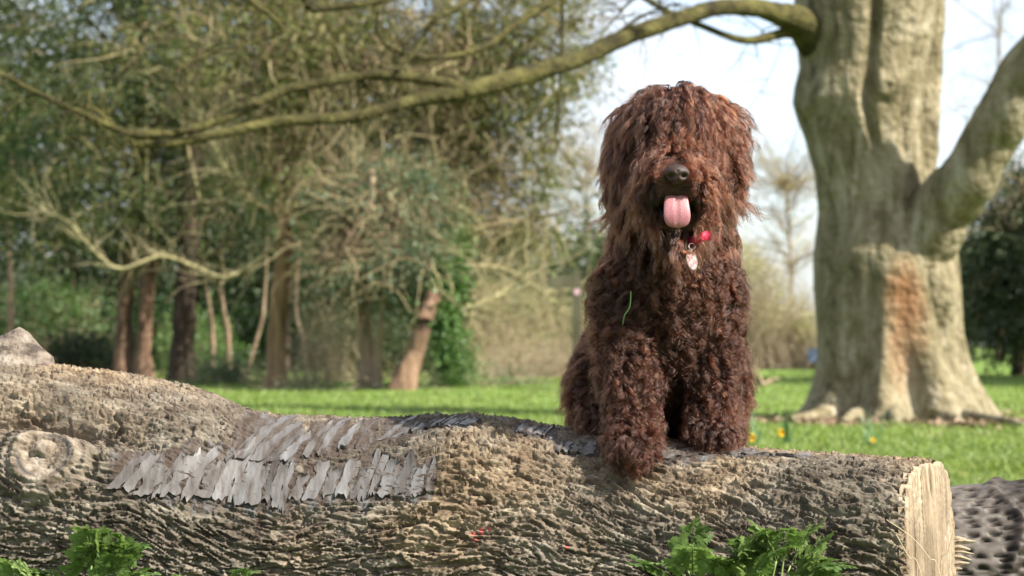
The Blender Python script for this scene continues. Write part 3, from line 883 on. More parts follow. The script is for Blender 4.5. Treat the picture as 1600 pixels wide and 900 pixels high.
gold_sunlit = mS * 0.20 + hS * 0.16 * sstep(NOSE[0] - 0.02, NOSE[0] + 0.05, sp[:, 0])  # ginger muzzle, plus the head's sunlit right side put into the fur tint
ct_ = rng.normal(0, 0.15, NC) + 0.25 * perlin(cp * 18 + 9)
lipd = ((np.abs(sp[:, 0] - NOSE[0]) < 0.045) & (sp[:, 1] < 3.75) & (sp[:, 2] < NOSE[2] - 0.008) & (sp[:, 2] > P(0, 360, 3.7)[2])) * 0.45
tint = np.clip(0.42 - lipd + ct_[own] + rng.normal(0, 0.07, NS) + gold_sunlit, 0, 1)
hm = hS > 0.5
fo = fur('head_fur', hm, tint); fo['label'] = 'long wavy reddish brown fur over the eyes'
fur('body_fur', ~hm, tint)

# nose with nostrils
m_nose = noise_mat('brown_nose_leather', [(0.35, (0.018, 0.0085, 0.006)), (0.65, (0.034, 0.016, 0.011))], (60, 60, 60), 3, 0.5, 0.6, 700, 0.0015, 0.35)
V, Q, T = ball((0, 0, 0), (1, 1, 1), 48, 32)
d = V.copy()
V = d * [0.0235, 0.020, 0.0185]
V[:, 0] *= 1 - 0.22 * np.clip(-d[:, 2], 0, 1)
for s in (-1, 1):
    q = np.hypot((d[:, 0] - 0.50 * s) / 0.28, (d[:, 2] + 0.22) / 0.26)
    V[:, 1] += np.where(d[:, 1] < 0, 0.011 * np.exp(-q ** 2 * 1.3), 0)
V[:, 1] += np.where(d[:, 1] < 0, 0.003 * np.exp(-(d[:, 0] / 0.09) ** 2) * (d[:, 2] < 0.3), 0)
add(dog, 'nose', V + NOSE + [0, 0.004, 0], m_nose, Q, T)

# tongue hanging over the lower jaw
m_tongue, N, L, b = new_mat('wet_pink_tongue')
tc = N.new('ShaderNodeTexCoord'); nz = N.new('ShaderNodeTexNoise'); nz.inputs['Scale'].default_value = 45; nz.inputs['Detail'].default_value = 4
L.new(tc.outputs['Object'], nz.inputs['Vector'])
rp = ramp(N, [(0.3, (0.23, 0.075, 0.088)), (0.7, (0.31, 0.125, 0.135))]); L.new(nz.outputs['Fac'], rp.inputs[0]); L.new(rp.outputs[0], b.inputs['Base Color'])
b.inputs['Roughness'].default_value = 0.46; b.inputs['Subsurface Weight'].default_value = 0.15
b.inputs['Subsurface Radius'].default_value = (0.01, 0.004, 0.003); b.inputs['Subsurface Scale'].default_value = 0.4
vb = N.new('ShaderNodeTexNoise'); vb.inputs['Scale'].default_value = 500; L.new(tc.outputs['Object'], vb.inputs['Vector'])
bp = N.new('ShaderNodeBump'); bp.inputs['Strength'].default_value = 0.6; bp.inputs['Distance'].default_value = 0.0015
L.new(vb.outputs['Fac'], bp.inputs['Height']); L.new(bp.outputs[0], b.inputs['Normal'])
cl = spline([P(1057, 300, 3.74), P(1057, 300, 3.69), P(1057, 305, 3.658), P(1057, 320, 3.645), P(1058, 338, 3.640), P(1058, 356, 3.643)], 30)
f = np.linspace(0, 1, 30)
wd = np.interp(f, [0, .4, .6, .78, .86, .92, .96, .985, 1], [.017, .0200, .0232, .0248, .0236, .0205, .0160, .0105, .004])
tg = unit(np.gradient(cl, axis=0)); no = unit(np.cross(tg, np.array([1.0, 0, 0])))
no = np.where(no[:, 1:2] > 0, -no, no)
a = np.linspace(0, 2 * math.pi, 37)[:-1]
V = []
for k in range(30):
    cs, sn_ = np.cos(a), np.sin(a)
    th_ = 0.0048 * min(1, 0.3 + (1 - f[k]) * 8)
    prof = np.sign(sn_) * np.abs(sn_) ** 0.8 * th_ + np.where(sn_ > 0, -0.0016 * np.exp(-(cs / 0.08) ** 2) + 0.0008 * cs ** 2, 0)
    V.append(cl[k] + np.outer(cs * wd[k], [1, 0, 0]) + np.outer(prof, no[k]))
V = np.concatenate(V); nr = 36
i = np.arange(29)[:, None] * nr; j = np.arange(nr)[None]; k = (j + 1) % nr
Q = np.stack([i + j, i + k, i + nr + k, i + nr + j], -1).reshape(-1, 4)
V = np.concatenate([V, cl[-1:]]); T = np.stack([29 * nr + np.arange(nr), 29 * nr + (np.arange(nr) + 1) % nr, np.full(nr, 30 * nr)], -1)
add(dog, 'tongue', V, m_tongue, Q, T)

# collar with a hanging name tag
m_collar = noise_mat('red_webbing', [(0.4, (0.30, 0.008, 0.036)), (0.6, (0.40, 0.015, 0.055))], (300, 300, 300), 2, 0.55, 0.4, 900, 0.001, 0.35)
CC = P(1056, 362, 3.905)
a = np.linspace(0, 2 * math.pi, 73)[:-1]
cc = np.stack([CC[0] + 0.098 * np.cos(a), CC[1] + 0.104 * np.sin(a), CC[2] + 0.03 * np.sin(a) + 0.006 * np.cos(a)], -1)
rings = []
for dz, dr in ((-0.011, 0.0), (0.011, 0.0), (0.011, 0.003), (-0.011, 0.003)):
    o_ = unit(cc - CC); rings.append(cc + o_ * dr + [0, 0, dz])
V = np.stack(rings, 1).reshape(-1, 3)
i = np.arange(72)[:, None] * 4; i2 = ((np.arange(72) + 1) % 72)[:, None] * 4; j = np.arange(4)[None]; k = (j + 1) % 4
Q = np.stack([i + j, i2 + j, i2 + k, i + k], -1).reshape(-1, 4)
collar = add(dog, 'collar', V, m_collar, Q); collar['label'] = 'red webbing collar'
# a fold of the strap that shows through the fur
sp0 = spline([P(1074, 379, 3.70), P(1088, 374, 3.675), P(1100, 369, 3.671), P(1111, 368, 3.69)], 12)
V = np.concatenate([sp0 + [0, 0, 0.0085], sp0 - [0, 0, 0.0085], sp0 + [0, 0.004, -0.0085], sp0 + [0, 0.004, 0.0085]])
V[:12] += 0.0; n = 12
i = np.arange(n - 1)
Q = np.concatenate([np.stack([i + p * n, i + 1 + p * n, i + 1 + ((p + 1) % 4) * n, i + ((p + 1) % 4) * n], -1) for p in range(4)])
add(dog, 'strap_end', V, m_collar, Q, parent=collar)
m_steel = plain_mat('steel_ring', (0.5, 0.48, 0.45), 0.35, 0.5, 1.0)
a = np.linspace(0, 2 * math.pi, 33)
rc_ = P(1081, 385, 3.680)
V, Q, T = tube(np.stack([rc_[0] + 0.0058 * np.cos(a), rc_[1] + 0.003 * np.sin(a), rc_[2] + 0.0058 * np.sin(a)], -1), 0.0011, 7, False)
add(dog, 'ring', V, m_steel, Q, parent=collar)
tcn = P(1081, 406, 3.676)
a = np.linspace(0, 2 * math.pi, 41)[:-1]
def disc(c, rx, rz, y0, y1):
    rot = R(14)
    x_, z_ = rx * np.cos(a), rz * np.sin(a)
    X_, Z_ = x_ * math.cos(rot) + z_ * math.sin(rot) * -1, x_ * math.sin(rot) + z_ * math.cos(rot)
    X_ = x_ * math.cos(rot) - z_ * math.sin(rot)
    f_ = np.stack([c[0] + X_, np.full(40, c[1] + y0), c[2] + Z_], -1); b_ = f_ + [0, y1 - y0, 0]
    V = np.concatenate([f_, b_, [c + [0, y0, 0]], [c + [0, y1, 0]]])
    j = np.arange(40); k = (j + 1) % 40
    return V, np.stack([j, k, 40 + k, 40 + j], -1), np.concatenate([np.stack([j, np.full(40, 80), k], -1), np.stack([40 + k, np.full(40, 81), 40 + j], -1)])
V, Q, T = disc(tcn, 0.0100, 0.0195, 0, 0.002)
tg_ = add(dog, 'name_tag', V, m_steel, Q, T, parent=collar, smooth=False); tg_['label'] = 'oval silver tag with a pale pink face'
m_tagface = noise_mat('pink_enamel', [(0.42, (0.50, 0.20, 0.26)), (0.5, (0.56, 0.40, 0.41)), (0.6, (0.60, 0.53, 0.52))], (260, 260, 260), 3, 0.25, 0, 1, 0, 0.5)
V, Q, T = disc(tcn + [0, -0.0006, 0], 0.0083, 0.0170, 0, 0.0005)
add(dog, 'tag_face', V, m_tagface, Q, T, parent=collar, smooth=False)
# blade of grass caught in the coat
m_blade = plain_mat('green_blade', (0.13, 0.25, 0.06), 0.5)
cl = spline([P(986, 455, 3.775), P(984, 480, 3.765), P(976, 492, 3.762), P(973, 508, 3.765)], 10)
V, Q, T = tube(cl, np.linspace(0.0013, 0.0009, 10), 4)
bl = obj('grass_blade', mesh('grass_blade', V, Q, T), m_blade)
tag(bl, 'single green grass blade caught in the dog\'s chest fur', 'grass blade')

#@@BEECH
# ------------------------------------------------------------------ the old beech on the right
BD = 19.0
beech = thing('beech_tree', 'massive old beech with smooth fluted grey green trunk right of the dog', 'tree', P(1385, 655, BD) * [1, 1, 0])
m, N, L, b = new_mat('beech_bark')
tc = N.new('ShaderNodeTexCoord')
mp = N.new('ShaderNodeMapping'); mp.inputs['Scale'].default_value = (4.5, 4.5, 1.7); L.new(tc.outputs['Object'], mp.inputs[0])
n1 = N.new('ShaderNodeTexNoise'); n1.inputs['Scale'].default_value = 1; n1.inputs['Detail'].default_value = 8; n1.inputs['Roughness'].default_value = 0.68; n1.inputs['Distortion'].default_value = 0.6
L.new(mp.outputs[0], n1.inputs['Vector'])
r1 = ramp(N, [(0.30, (0.045, 0.040, 0.020)), (0.42, (0.125, 0.105, 0.056)), (0.54, (0.205, 0.176, 0.112)), (0.70, (0.33, 0.30, 0.225))]); L.new(n1.outputs['Fac'], r1.inputs[0])
# russet stain where water runs below the limb
sx = N.new('ShaderNodeSeparateXYZ'); L.new(tc.outputs['Object'], sx.inputs[0])
n2 = N.new('ShaderNodeTexNoise'); n2.inputs['Scale'].default_value = 2.2; n2.inputs['Detail'].default_value = 5; L.new(tc.outputs['Object'], n2.inputs['Vector'])
stc = P(1412, 500, BD - 0.6) - np.array(beech.location)
def band_node(sock, c, wdt):
    a = N.new('ShaderNodeMath'); a.operation = 'SUBTRACT'; a.inputs[1].default_value = c; L.new(sock, a.inputs[0])
    d = N.new('ShaderNodeMath'); d.operation = 'DIVIDE'; d.inputs[1].default_value = wdt; L.new(a.outputs[0], d.inputs[0])
    p_ = N.new('ShaderNodeMath'); p_.operation = 'POWER'; p_.inputs[1].default_value = 2; L.new(d.outputs[0], p_.inputs[0])
    return p_
bx_, bz_ = band_node(sx.outputs['X'], stc[0], 0.24), band_node(sx.outputs['Z'], stc[2], 0.72)
sm_ = N.new('ShaderNodeMath'); sm_.operation = 'ADD'; L.new(bx_.outputs[0], sm_.inputs[0]); L.new(bz_.outputs[0], sm_.inputs[1])
nn_ = N.new('ShaderNodeMath'); nn_.operation = 'MULTIPLY_ADD'; nn_.inputs[1].default_value = -2.4; nn_.inputs[2].default_value = 2.2; L.new(n2.outputs['Fac'], nn_.inputs[0])
ad = N.new('ShaderNodeMath'); ad.operation = 'SUBTRACT'; L.new(nn_.outputs[0], ad.inputs[0]); L.new(sm_.outputs[0], ad.inputs[1])
ad.use_clamp = True
ms_ = N.new('ShaderNodeMath'); ms_.operation = 'MULTIPLY'; ms_.inputs[1].default_value = 1.0; L.new(ad.outputs[0], ms_.inputs[0])
mx = N.new('ShaderNodeMix'); mx.data_type = 'RGBA'; L.new(ms_.outputs[0], mx.inputs[0]); L.new(r1.outputs[0], mx.inputs[6]); mx.inputs[7].default_value = (0.21, 0.105, 0.048, 1)
mps = N.new('ShaderNodeMapping'); mps.inputs['Scale'].default_value = (13, 13, 1.6); L.new(tc.outputs['Object'], mps.inputs[0])
nst = N.new('ShaderNodeTexNoise'); nst.inputs['Scale'].default_value = 1; nst.inputs['Detail'].default_value = 7; nst.inputs['Roughness'].default_value = 0.65; nst.inputs['Distortion'].default_value = 0.8
L.new(mps.outputs[0], nst.inputs['Vector'])
rst = ramp(N, [(0.33, (0.42, 0.40, 0.34)), (0.46, (0.92, 0.90, 0.84)), (0.60, (1.0, 1.0, 1.0)), (0.74, (1.28, 1.24, 1.16))]); L.new(nst.outputs['Fac'], rst.inputs[0])
mst = N.new('ShaderNodeMix'); mst.data_type = 'RGBA'; mst.blend_type = 'MULTIPLY'; mst.inputs[0].default_value = 1
L.new(mx.outputs[2], mst.inputs[6]); L.new(rst.outputs[0], mst.inputs[7])
L.new(mst.outputs[2], b.inputs['Base Color'])
b.inputs['Roughness'].default_value = 0.8; b.inputs['Specular IOR Level'].default_value = 0.25
n4 = N.new('ShaderNodeTexNoise'); n4.inputs['Scale'].default_value = 9; n4.inputs['Detail'].default_value = 7; L.new(tc.outputs['Object'], n4.inputs['Vector'])
bp = N.new('ShaderNodeBump'); bp.inputs['Strength'].default_value = 0.8; bp.inputs['Distance'].default_value = 0.10
L.new(n4.outputs['Fac'], bp.inputs['Height']); L.new(bp.outputs[0], b.inputs['Normal'])
m_beech = m

edge = [(-500, 1262, 1452), (-200, 1250, 1470), (0, 1242, 1464), (60, 1246, 1456), (105, 1250, 1446), (135, 1242, 1443), (160, 1239, 1440), (185, 1246, 1440), (215, 1258, 1440), (270, 1273, 1445), (330, 1279, 1455),
        (370, 1274, 1478), (400, 1270, 1496), (450, 1271, 1500), (520, 1277, 1504), (560, 1277, 1512), (600, 1268, 1528), (630, 1256, 1546), (650, 1240, 1560), (668, 1226, 1572)]
ez = np.array([P(1385, e[0], BD)[2] for e in edge]); el = np.array([P(e[1], e[0], BD)[0] for e in edge]); er = np.array([P(e[2], e[0], BD)[0] for e in edge])
o = np.argsort(ez); ez, el, er = ez[o], el[o], er[o]
zr = np.concatenate([np.linspace(-0.15, 1.0, 110), np.linspace(1.0, 7.5, 330)[1:]])
th = np.linspace(0, 2 * math.pi, 201)[:-1]
ZZ, TH = np.meshgrid(zr, th, indexing='ij')
xl = np.interp(ZZ, ez, el); xr = np.interp(ZZ, ez, er)
cx = (xl + xr) / 2; hw = (xr - xl) / 2
cs, sn_ = np.cos(TH), np.sin(TH)
flare = sstep(1.15, 0.0, ZZ)
lob = 0.10 * np.cos(7 * TH + 0.7 + 0.5 * np.sin(ZZ * 1.3)) + 0.06 * np.cos(11 * TH + 2.0)
q = np.stack([cs * 1.3, sn_ * 1.3, ZZ * 0.35], -1).reshape(-1, 3)
n_ = fbm(q, 3).reshape(ZZ.shape)
q2 = np.stack([cs * 3.2, sn_ * 3.2, ZZ * 1.5], -1).reshape(-1, 3)
n2_ = fbm(q2 + 11, 4).reshape(ZZ.shape)
fac = 1 + flare * lob * 1.7 * np.clip(1.3 - abs(cs), 0, 1) + 0.09 * n_ + 0.040 * n2_
# flutes: deep folds on the face turned to the camera (angles measured at front = 270 deg)
def flute(px, z0, z1, depth, wdt, slope=0.0):
    fx = (P(px, 300, BD)[0] - np.interp(2.5, ez, (el + er) / 2)) / 0.62
    a0 = -math.acos(np.clip(fx, -1, 1)) + slope * (ZZ - 2.5)
    dth = np.angle(np.exp(1j * (TH - a0)))
    return -depth * np.exp(-(dth / wdt) ** 2) * sstep(z0, z0 + 0.6, ZZ) * sstep(z1, z1 - 0.6, ZZ)
fac = fac + flute(1352, 2.2, 9, 0.20, 0.09) + flute(1408, 0.2, 3.2, 0.08, 0.10, 0.02) + flute(1316, -0.3, 1.6, 0.07, 0.08) + flute(1465, -0.4, 1.9, 0.13, 0.09, -0.05) + flute(1438, -0.4, 1.6, 0.10, 0.07)
rad_x = hw * (1 + (fac - 1) * np.clip(1.15 - abs(cs) ** 3, 0.1, 1)); rad_y = hw * fac
# burrs
Vt = np.stack([cx + rad_x * cs, BD + rad_y * sn_ * 0.95, ZZ], -1)
for (u, v, a_, s_) in [(1388, 135, 0.07, 0.10), (1300, 245, 0.05, 0.10), (1292, 205, 0.04, 0.08), (1390, 118, 0.05, 0.16), (1330, 480, 0.03, 0.12), (1395, 430, 0.05, 0.12), (1262, 150, 0.06, 0.12)]:
    c = P(u, v, BD - 0.6); d = np.hypot(Vt[..., 0] - c[0], Vt[..., 2] - c[2])
    k = (Vt[..., 1] < BD) * a_ * np.exp(-(d / s_) ** 2)
    Vt[..., 1] -= k
    Vt[..., 1] += (Vt[..., 1] < BD) * a_ * 0.8 * np.exp(-(d / (s_ * 0.42)) ** 2)
nr = len(th); i = np.arange(len(zr) - 1)[:, None] * nr; j = np.arange(nr)[None]; k = (j + 1) % nr
add(beech, 'trunk', Vt.reshape(-1, 3), m_beech, np.stack([i + j, i + k, i + nr + k, i + nr + j], -1).reshape(-1, 4))
# a second stem pressed against the right side
st = spline([P(1432, 330, BD + 0.1), P(1434, 280, BD + 0.12), P(1440, 200, BD + .15), P(1446, 100, BD + .2), P(1452, 0, BD + .2), P(1462, -260, BD + .3)], 60)
V, Q, T = tube(st, np.interp(np.linspace(0, 1, 60), [0, .2, .5, 1], [0.13, 0.17, 0.165, 0.16]), 24, rough=0.18)
add(beech, 'stem', V, m_beech, Q, T)


LIMBS = []


def limb(pts, name='limb', n=70, sides=12, rough=0.14, mat=None):
    """pts: (u, v, distance, thickness px)"""
    c = spline([P(*q[:3]) for q in pts], n)
    thin = 0.95 if mat else 1.0
    r_ = np.interp(np.linspace(0, len(pts) - 1, n), np.arange(len(pts)), [thin * q[3] * q[2] / FPX / 2 for q in pts])
    if mat: LIMBS.append(c[len(c) // 5:])
    r_ = r_ * (1 + 0.16 * perlin(np.stack([np.arange(n) * 0.31, np.zeros(n), np.full(n, pts[0][0] * 0.37)], -1)))
    c = c + 0.45 * r_[:, None] * np.stack([perlin(c * 1.9 + s) for s in (2, 5, 8)], -1)
    V, Q, T = tube(c, r_, sides, rough=rough)
    return add(beech, name, V, mat or m_beech, Q, T), c


m_moss = noise_mat('mossy_branch_bark', [(0.3, (0.020, 0.017, 0.010)), (0.47, (0.050, 0.046, 0.018)), (0.62, (0.085, 0.082, 0.030)), (0.78, (0.14, 0.125, 0.07))], (6, 6, 6), 8, 0.9, 0.9, 22, 0.04, 0.15, broad=(1.1, [(0.38, (0.65, 0.62, 0.6)), (0.6, (1.15, 1.1, 0.95))]))
limb([(1452, 620, 18.85, 60), (1446, 520, 18.75, 92), (1444, 445, 18.68, 104), (1452, 385, 18.6, 104), (1474, 338, 18.5, 99), (1510, 275, 18.3, 92), (1560, 190, 18.1, 88), (1610, 110, 17.9, 84), (1700, -40, 17.5, 76), (1800, -260, 17.0, 60)], n=90, sides=24, rough=0.1)
limb([(1290, 90, 18.9, 70), (1255, 45, 18.7, 58), (1222, 22, 18.5, 40), (1180, 12, 18.2, 31), (1110, 14, 17.8, 27), (1000, 48, 17.2, 29), (900, 93, 16.7, 28), (800, 124, 16.3, 31), (715, 143, 16.0, 31), (640, 160, 15.8, 22), (560, 180, 15.6, 21),
      (450, 188, 15.3, 19), (350, 208, 15.0, 17), (280, 222, 14.9, 15), (205, 226, 14.8, 12)], n=150, sides=14, mat=m_moss)
limb([(730, 140, 16.0, 26), (680, 126, 15.9, 19), (600, 118, 15.7, 18), (540, 122, 15.6, 18), (450, 140, 15.4, 17), (380, 172, 15.2, 16), (300, 203, 15.0, 14), (210, 209, 14.8, 13), (150, 186, 14.6, 10), (60, 146, 14.4, 9), (0, 116, 14.3, 8), (-80, 90, 14.2, 5)], n=130, mat=m_moss)
limb([(1260, 55, 18.8, 32), (1225, 52, 18.6, 18), (1165, 62, 18.3, 13), (1095, 40, 18.0, 11), (1025, 8, 17.8, 9), (960, -30, 17.5, 7)], n=60, mat=m_moss)
for pts in ([(930, -60, 17, 16), (870, -4, 16.6, 15), (800, 42, 16.3, 13), (755, 74, 16.1, 12), (700, 88, 15.9, 10), (655, 88, 15.8, 9), (610, 74, 15.7, 7), (590, 50, 15.6, 6), (592, 10, 15.5, 4)],
            [(760, -30, 16, 10), (725, 6, 15.9, 10), (680, 30, 15.8, 10), (660, 62, 15.8, 9), (648, 82, 15.7, 7), (622, 110, 15.6, 4)],
            [(640, -10, 15, 11), (590, 2, 14.9, 13), (520, 12, 14.8, 13), (484, 13, 14.7, 11), (475, -2, 14.7, 10), (470, -30, 14.6, 9)],
            [(340, -30, 14.5, 9), (385, 0, 14.5, 9), (420, 22, 14.5, 9), (440, 44, 14.5, 7)],
            [(180, 200, 14.8, 8), (150, 172, 14.7, 9), (135, 165, 14.6, 7), (142, 140, 14.6, 4)],
            [(598, 150, 15.7, 6), (575, 138, 15.7, 8), (566, 125, 15.7, 8), (562, 108, 15.6, 6)],
            [(445, 48, 14.5, 6), (400, 65, 14.5, 5), (330, 82, 14.4, 4), (280, 105, 14.3, 3)],
            [(880, -20, 16.6, 7), (878, 60, 16.6, 6), (874, 150, 16.6, 5), (868, 235, 16.6, 3)],
            [(1050, 30, 17.6, 7), (1000, -5, 17.5, 6), (960, 30, 17.5, 4), (935, 62, 17.4, 3)],
            [(960, 55, 17, 6), (1010, 22, 17, 5), (1060, 5, 17, 4)]):
    limb(pts, 'twig', n=34, sides=7, mat=m_moss)
# spreading roots
for pts in ([(1480, 640, 18.6, 30), (1510, 658, 18.2, 24), (1550, 668, 17.7, 18), (1580, 680, 17.2, 12), (1600, 690, 17, 5)],
            [(1400, 655, 18.4, 40), (1398, 672, 17.9, 32), (1400, 690, 17.3, 18), (1402, 702, 16.8, 6)],
            [(1300, 650, 18.6, 34), (1272, 664, 18.2, 22), (1235, 670, 18.0, 10)],
            [(1455, 650, 18.4, 34), (1480, 668, 17.9, 24), (1500, 684, 17.3, 10)],
            [(1345, 655, 18.4, 30), (1330, 672, 17.9, 22), (1318, 684, 17.3, 10)]):
    pp = []
    for (u, v, d, wpx) in pts:
        c = P(u, v, d); c[2] = float(ground_z(np.array([c[0]]), np.array([d]))[0]) + wpx * d / FPX * 0.30 + 0.02
        pp.append(c)
    c = spline(pp, 30); r_ = np.interp(np.linspace(0, len(pts) - 1, 30), np.arange(len(pts)), [q[3] * q[2] / FPX / 2 for q in pts])
    V, Q, T = tube(c, r_, 12, rough=0.25)
    add(beech, 'root', V, m_beech, Q, T)

#@@WOODS
# ------------------------------------------------------------------ the wood behind
def twig_set(acc, starts, dirs, length, r0, droop=0.25, wig=0.25, n=6, sides=3):
    """many bent thin twigs at once"""
    k = len(starts)
    length = np.broadcast_to(length, (k,)); r0 = np.broadcast_to(r0, (k,))
    p = np.array(starts, float); d = unit(np.array(dirs, float)); out = [p.copy()]
    for s in range(n - 1):
        d = unit(d + wig * rng.normal(size=(k, 3)) + np.array([0, 0, -droop / n]))
        p = p + d * (length / (n - 1))[:, None]; out.append(p.copy())
    C = np.stack(out, 1)
    tg = unit(np.gradient(C, axis=1)); e1 = unit(np.cross(tg, np.array([0.35, 0.2, 0.9]))); e2 = np.cross(tg, e1)
    a = np.arange(sides) * 2 * math.pi / sides
    rr = r0[:, None] * np.linspace(1, 0.25, n)[None]
    V = C[:, :, None] + rr[..., None, None] * (np.cos(a)[None, None, :, None] * e1[:, :, None] + np.sin(a)[None, None, :, None] * e2[:, :, None])
    b_ = np.arange(k)[:, None, None] * n * sides; i = np.arange(n - 1)[None, :, None] * sides; j = np.arange(sides)[None, None]; jj = (j + 1) % sides
    Q = np.stack([b_ + i + j, b_ + i + jj, b_ + i + sides + jj, b_ + i + sides + j], -1).reshape(-1, 4)
    acc.put(V.reshape(-1, 3), Q, None, np.repeat(rng.uniform(0, 1, k), n * sides))
    return C


_ta = Acc(); _ll = np.concatenate(LIMBS); _k = rng.integers(0, len(_ll), 150)
_c1 = twig_set(_ta, _ll[_k], rng.normal(0, 1, (150, 3)) * [1, 0.6, 0.8] + [-0.5, 0, -0.1], rng.uniform(0.25, 0.9, 150), rng.uniform(0.004, 0.010, 150), 0.3, 0.25, 7, 4)
twig_set(_ta, _c1[rng.integers(0, 150, 380), rng.integers(2, 7, 380)], rng.normal(0, 1, (380, 3)) + [-0.3, 0, -0.2], rng.uniform(0.12, 0.4, 380), 0.003, 0.3, 0.25, 5, 3)
_ta.build(beech, 'twigs', m_moss, kind='stuff')


def leaves(acc, c, ln, wd, dirs, tint):
    n = len(c)
    d = unit(dirs); s = unit(np.cross(d, unit(rng.normal(size=(n, 3)))))
    up = np.cross(d, s)
    ln = np.broadcast_to(ln, (n,))[:, None]; wd = np.broadcast_to(wd, (n,))[:, None]
    V = np.stack([c, c + d * ln * 0.45 + s * wd * 0.5 + up * wd * 0.12, c + d * ln, c + d * ln * 0.5 - s * wd * 0.5 + up * wd * 0.12], 1).reshape(-1, 3)
    acc.put(V, np.arange(n * 4).reshape(n, 4), None, np.repeat(tint, 4))


def blob_points(blobs, n, shell=0.55):
    vol = np.array([b_[1][0] * b_[1][1] * b_[1][2] for b_ in blobs]) ** 0.8
    w_ = rng.choice(len(blobs), n, p=vol / vol.sum())
    d = unit(rng.normal(size=(n, 3))); r_ = rng.uniform(0, 1, n) ** shell
    c = np.array([b_[0] for b_ in blobs])[w_]; rd = np.array([b_[1] for b_ in blobs])[w_]
    return c + d * r_[:, None] * rd, d


def blob(u, v, d, ru, rv, rd=None):
    return (P(u, v, d), np.array([ru * d / FPX, rd if rd else ru * d / FPX * 0.9, rv * d / FPX]))


def wood_tree(name, label, stems, blobs, lmat, bmat, n_clump, n_leaf, lsize, tint0, n_limb=14, n_twig=500, group=None, spread=0.28, droop=0.5, tmat=None, base=None, limbmat=None):
    """stems: list of lists of (point, radius)"""
    b0 = np.array(stems[0][0][0], float)
    root = thing(name, label, 'tree', (b0[0], b0[1], 0), group)
    for s in stems:
        pts = np.array([q[0] for q in s], float); rd = [q[1] for q in s]
        n = 40
        c = spline(pts, n); r_ = np.interp(np.linspace(0, len(s) - 1, n), np.arange(len(s)), rd)
        fl_ = 1 + 0.5 * np.exp(-(c[:, 2] - c[0, 2]) / 0.18)
        V, Q, T = tube(c + 0.25 * r_[:, None] * np.stack([perlin(c * 1.4 + k) for k in (1, 4, 7)], -1), r_ * fl_, 14, rough=0.3)
        add(root, 'trunk', V, bmat, Q, T)
    main = spline(np.array([q[0] for q in stems[0]]), 40)
    ends, _ = blob_points(blobs, n_limb, 0.4)
    C_all = []
    for e in ends:
        s0 = main[rng.integers(24, 40)]
        mid = (s0 + e) / 2 + [0, 0, 0.12 * np.linalg.norm(e - s0)] + rng.normal(0, 0.15, 3)
        c = spline([s0, mid, e], 16)
        V, Q, T = tube(c, np.linspace(0.055, 0.014, 16) * rng.uniform(0.7, 1.3), 6, rough=0.2)
        add(root, 'limb', V, limbmat or bmat, Q, T)
        C_all.append(c[4:])
    C_all = np.concatenate(C_all)
    if n_twig:
        a_ = Acc()
        k = rng.integers(0, len(C_all), n_twig)
        p_, d_ = blob_points(blobs, n_twig, 0.5)
        half = rng.uniform(0, 1, n_twig) < 0.5
        stt = np.where(half[:, None], C_all[k] + rng.normal(0, 0.1, (n_twig, 3)), p_)
        dr = unit(d_ * [1, 1, 0.5] + rng.normal(0, 0.4, (n_twig, 3)))
        twig_set(a_, stt, dr, rng.uniform(0.5, 1.5, n_twig), rng.uniform(0.006, 0.015, n_twig), droop * 1.4, 0.28, 7)
        a_.build(root, 'twigs', tmat or bmat, kind='stuff')
    cc, cd = blob_points(blobs, n_clump, 0.5)
    own_ = rng.integers(0, n_clump, n_leaf)
    c = cc[own_] + rng.normal(0, spread, (n_leaf, 3)) * [1, 1, 0.75]
    dr = unit(cd[own_] * [1, 1, 0.4] + rng.normal(0, 0.7, (n_leaf, 3)) + [0, 0, -droop])
    tt = np.clip(tint0 + rng.normal(0, 0.13, n_clump)[own_] + rng.normal(0, 0.1, n_leaf), 0, 1)
    a_ = Acc()
    leaves(a_, c, lsize * rng.uniform(0.6, 1.5, n_leaf), lsize * rng.uniform(0.28, 0.5, n_leaf), dr, tt)
    a_.build(root, 'crown', lmat, kind='stuff', smooth=False)
    return root


def shrub(name, label, blobs, lmat, smat, n_leaf, lsize, tint0, n_stem, group=None, cat='shrub', stem_r=0.008, up=1.0, n_tw=0):
    c0 = np.mean([b_[0] for b_ in blobs], 0)
    root = thing(name, label, cat, (c0[0], c0[1], 0), group)
    a_ = Acc()
    p_, d_ = blob_points(blobs, n_stem, 0.6)
    ends = p_
    st = np.stack([ends[:, 0] + rng.normal(0, 0.35, n_stem), ends[:, 1] + rng.normal(0, 0.3, n_stem), np.zeros(n_stem)], -1)
    ln = np.linalg.norm(ends - st, axis=1)
    twig_set(a_, st, ends - st, ln * 1.05, stem_r * rng.uniform(0.5, 1.4, n_stem), 0.05, 0.12, 8)
    if n_tw:
        p_, d_ = blob_points(blobs, n_tw, 0.5)
        twig_set(a_, p_, d_ * [1, 1, .6] + [0, 0, 0.6] + rng.normal(0, .3, (n_tw, 3)), rng.uniform(0.3, 1.0, n_tw), stem_r * 0.6, 0.2, 0.25, 6)
    a_.build(root, 'stems', smat, kind='stuff')
    if n_leaf:
        a_ = Acc()
        nc = max(20, n_leaf // 60)
        cc, cd = blob_points(blobs, nc, 0.5)
        own_ = rng.integers(0, nc, n_leaf)
        c = cc[own_] + rng.normal(0, 0.22, (n_leaf, 3))
        c[:, 2] = np.maximum(c[:, 2], 0.02)
        leaves(a_, c, lsize * rng.uniform(0.6, 1.5, n_leaf), lsize * rng.uniform(0.35, 0.6, n_leaf), rng.normal(size=(n_leaf, 3)),
               np.clip(tint0 + rng.normal(0, 0.14, nc)[own_] + rng.normal(0, 0.1, n_leaf), 0, 1))
        a_.build(root, 'foliage', lmat, kind='stuff', smooth=False)
    return root


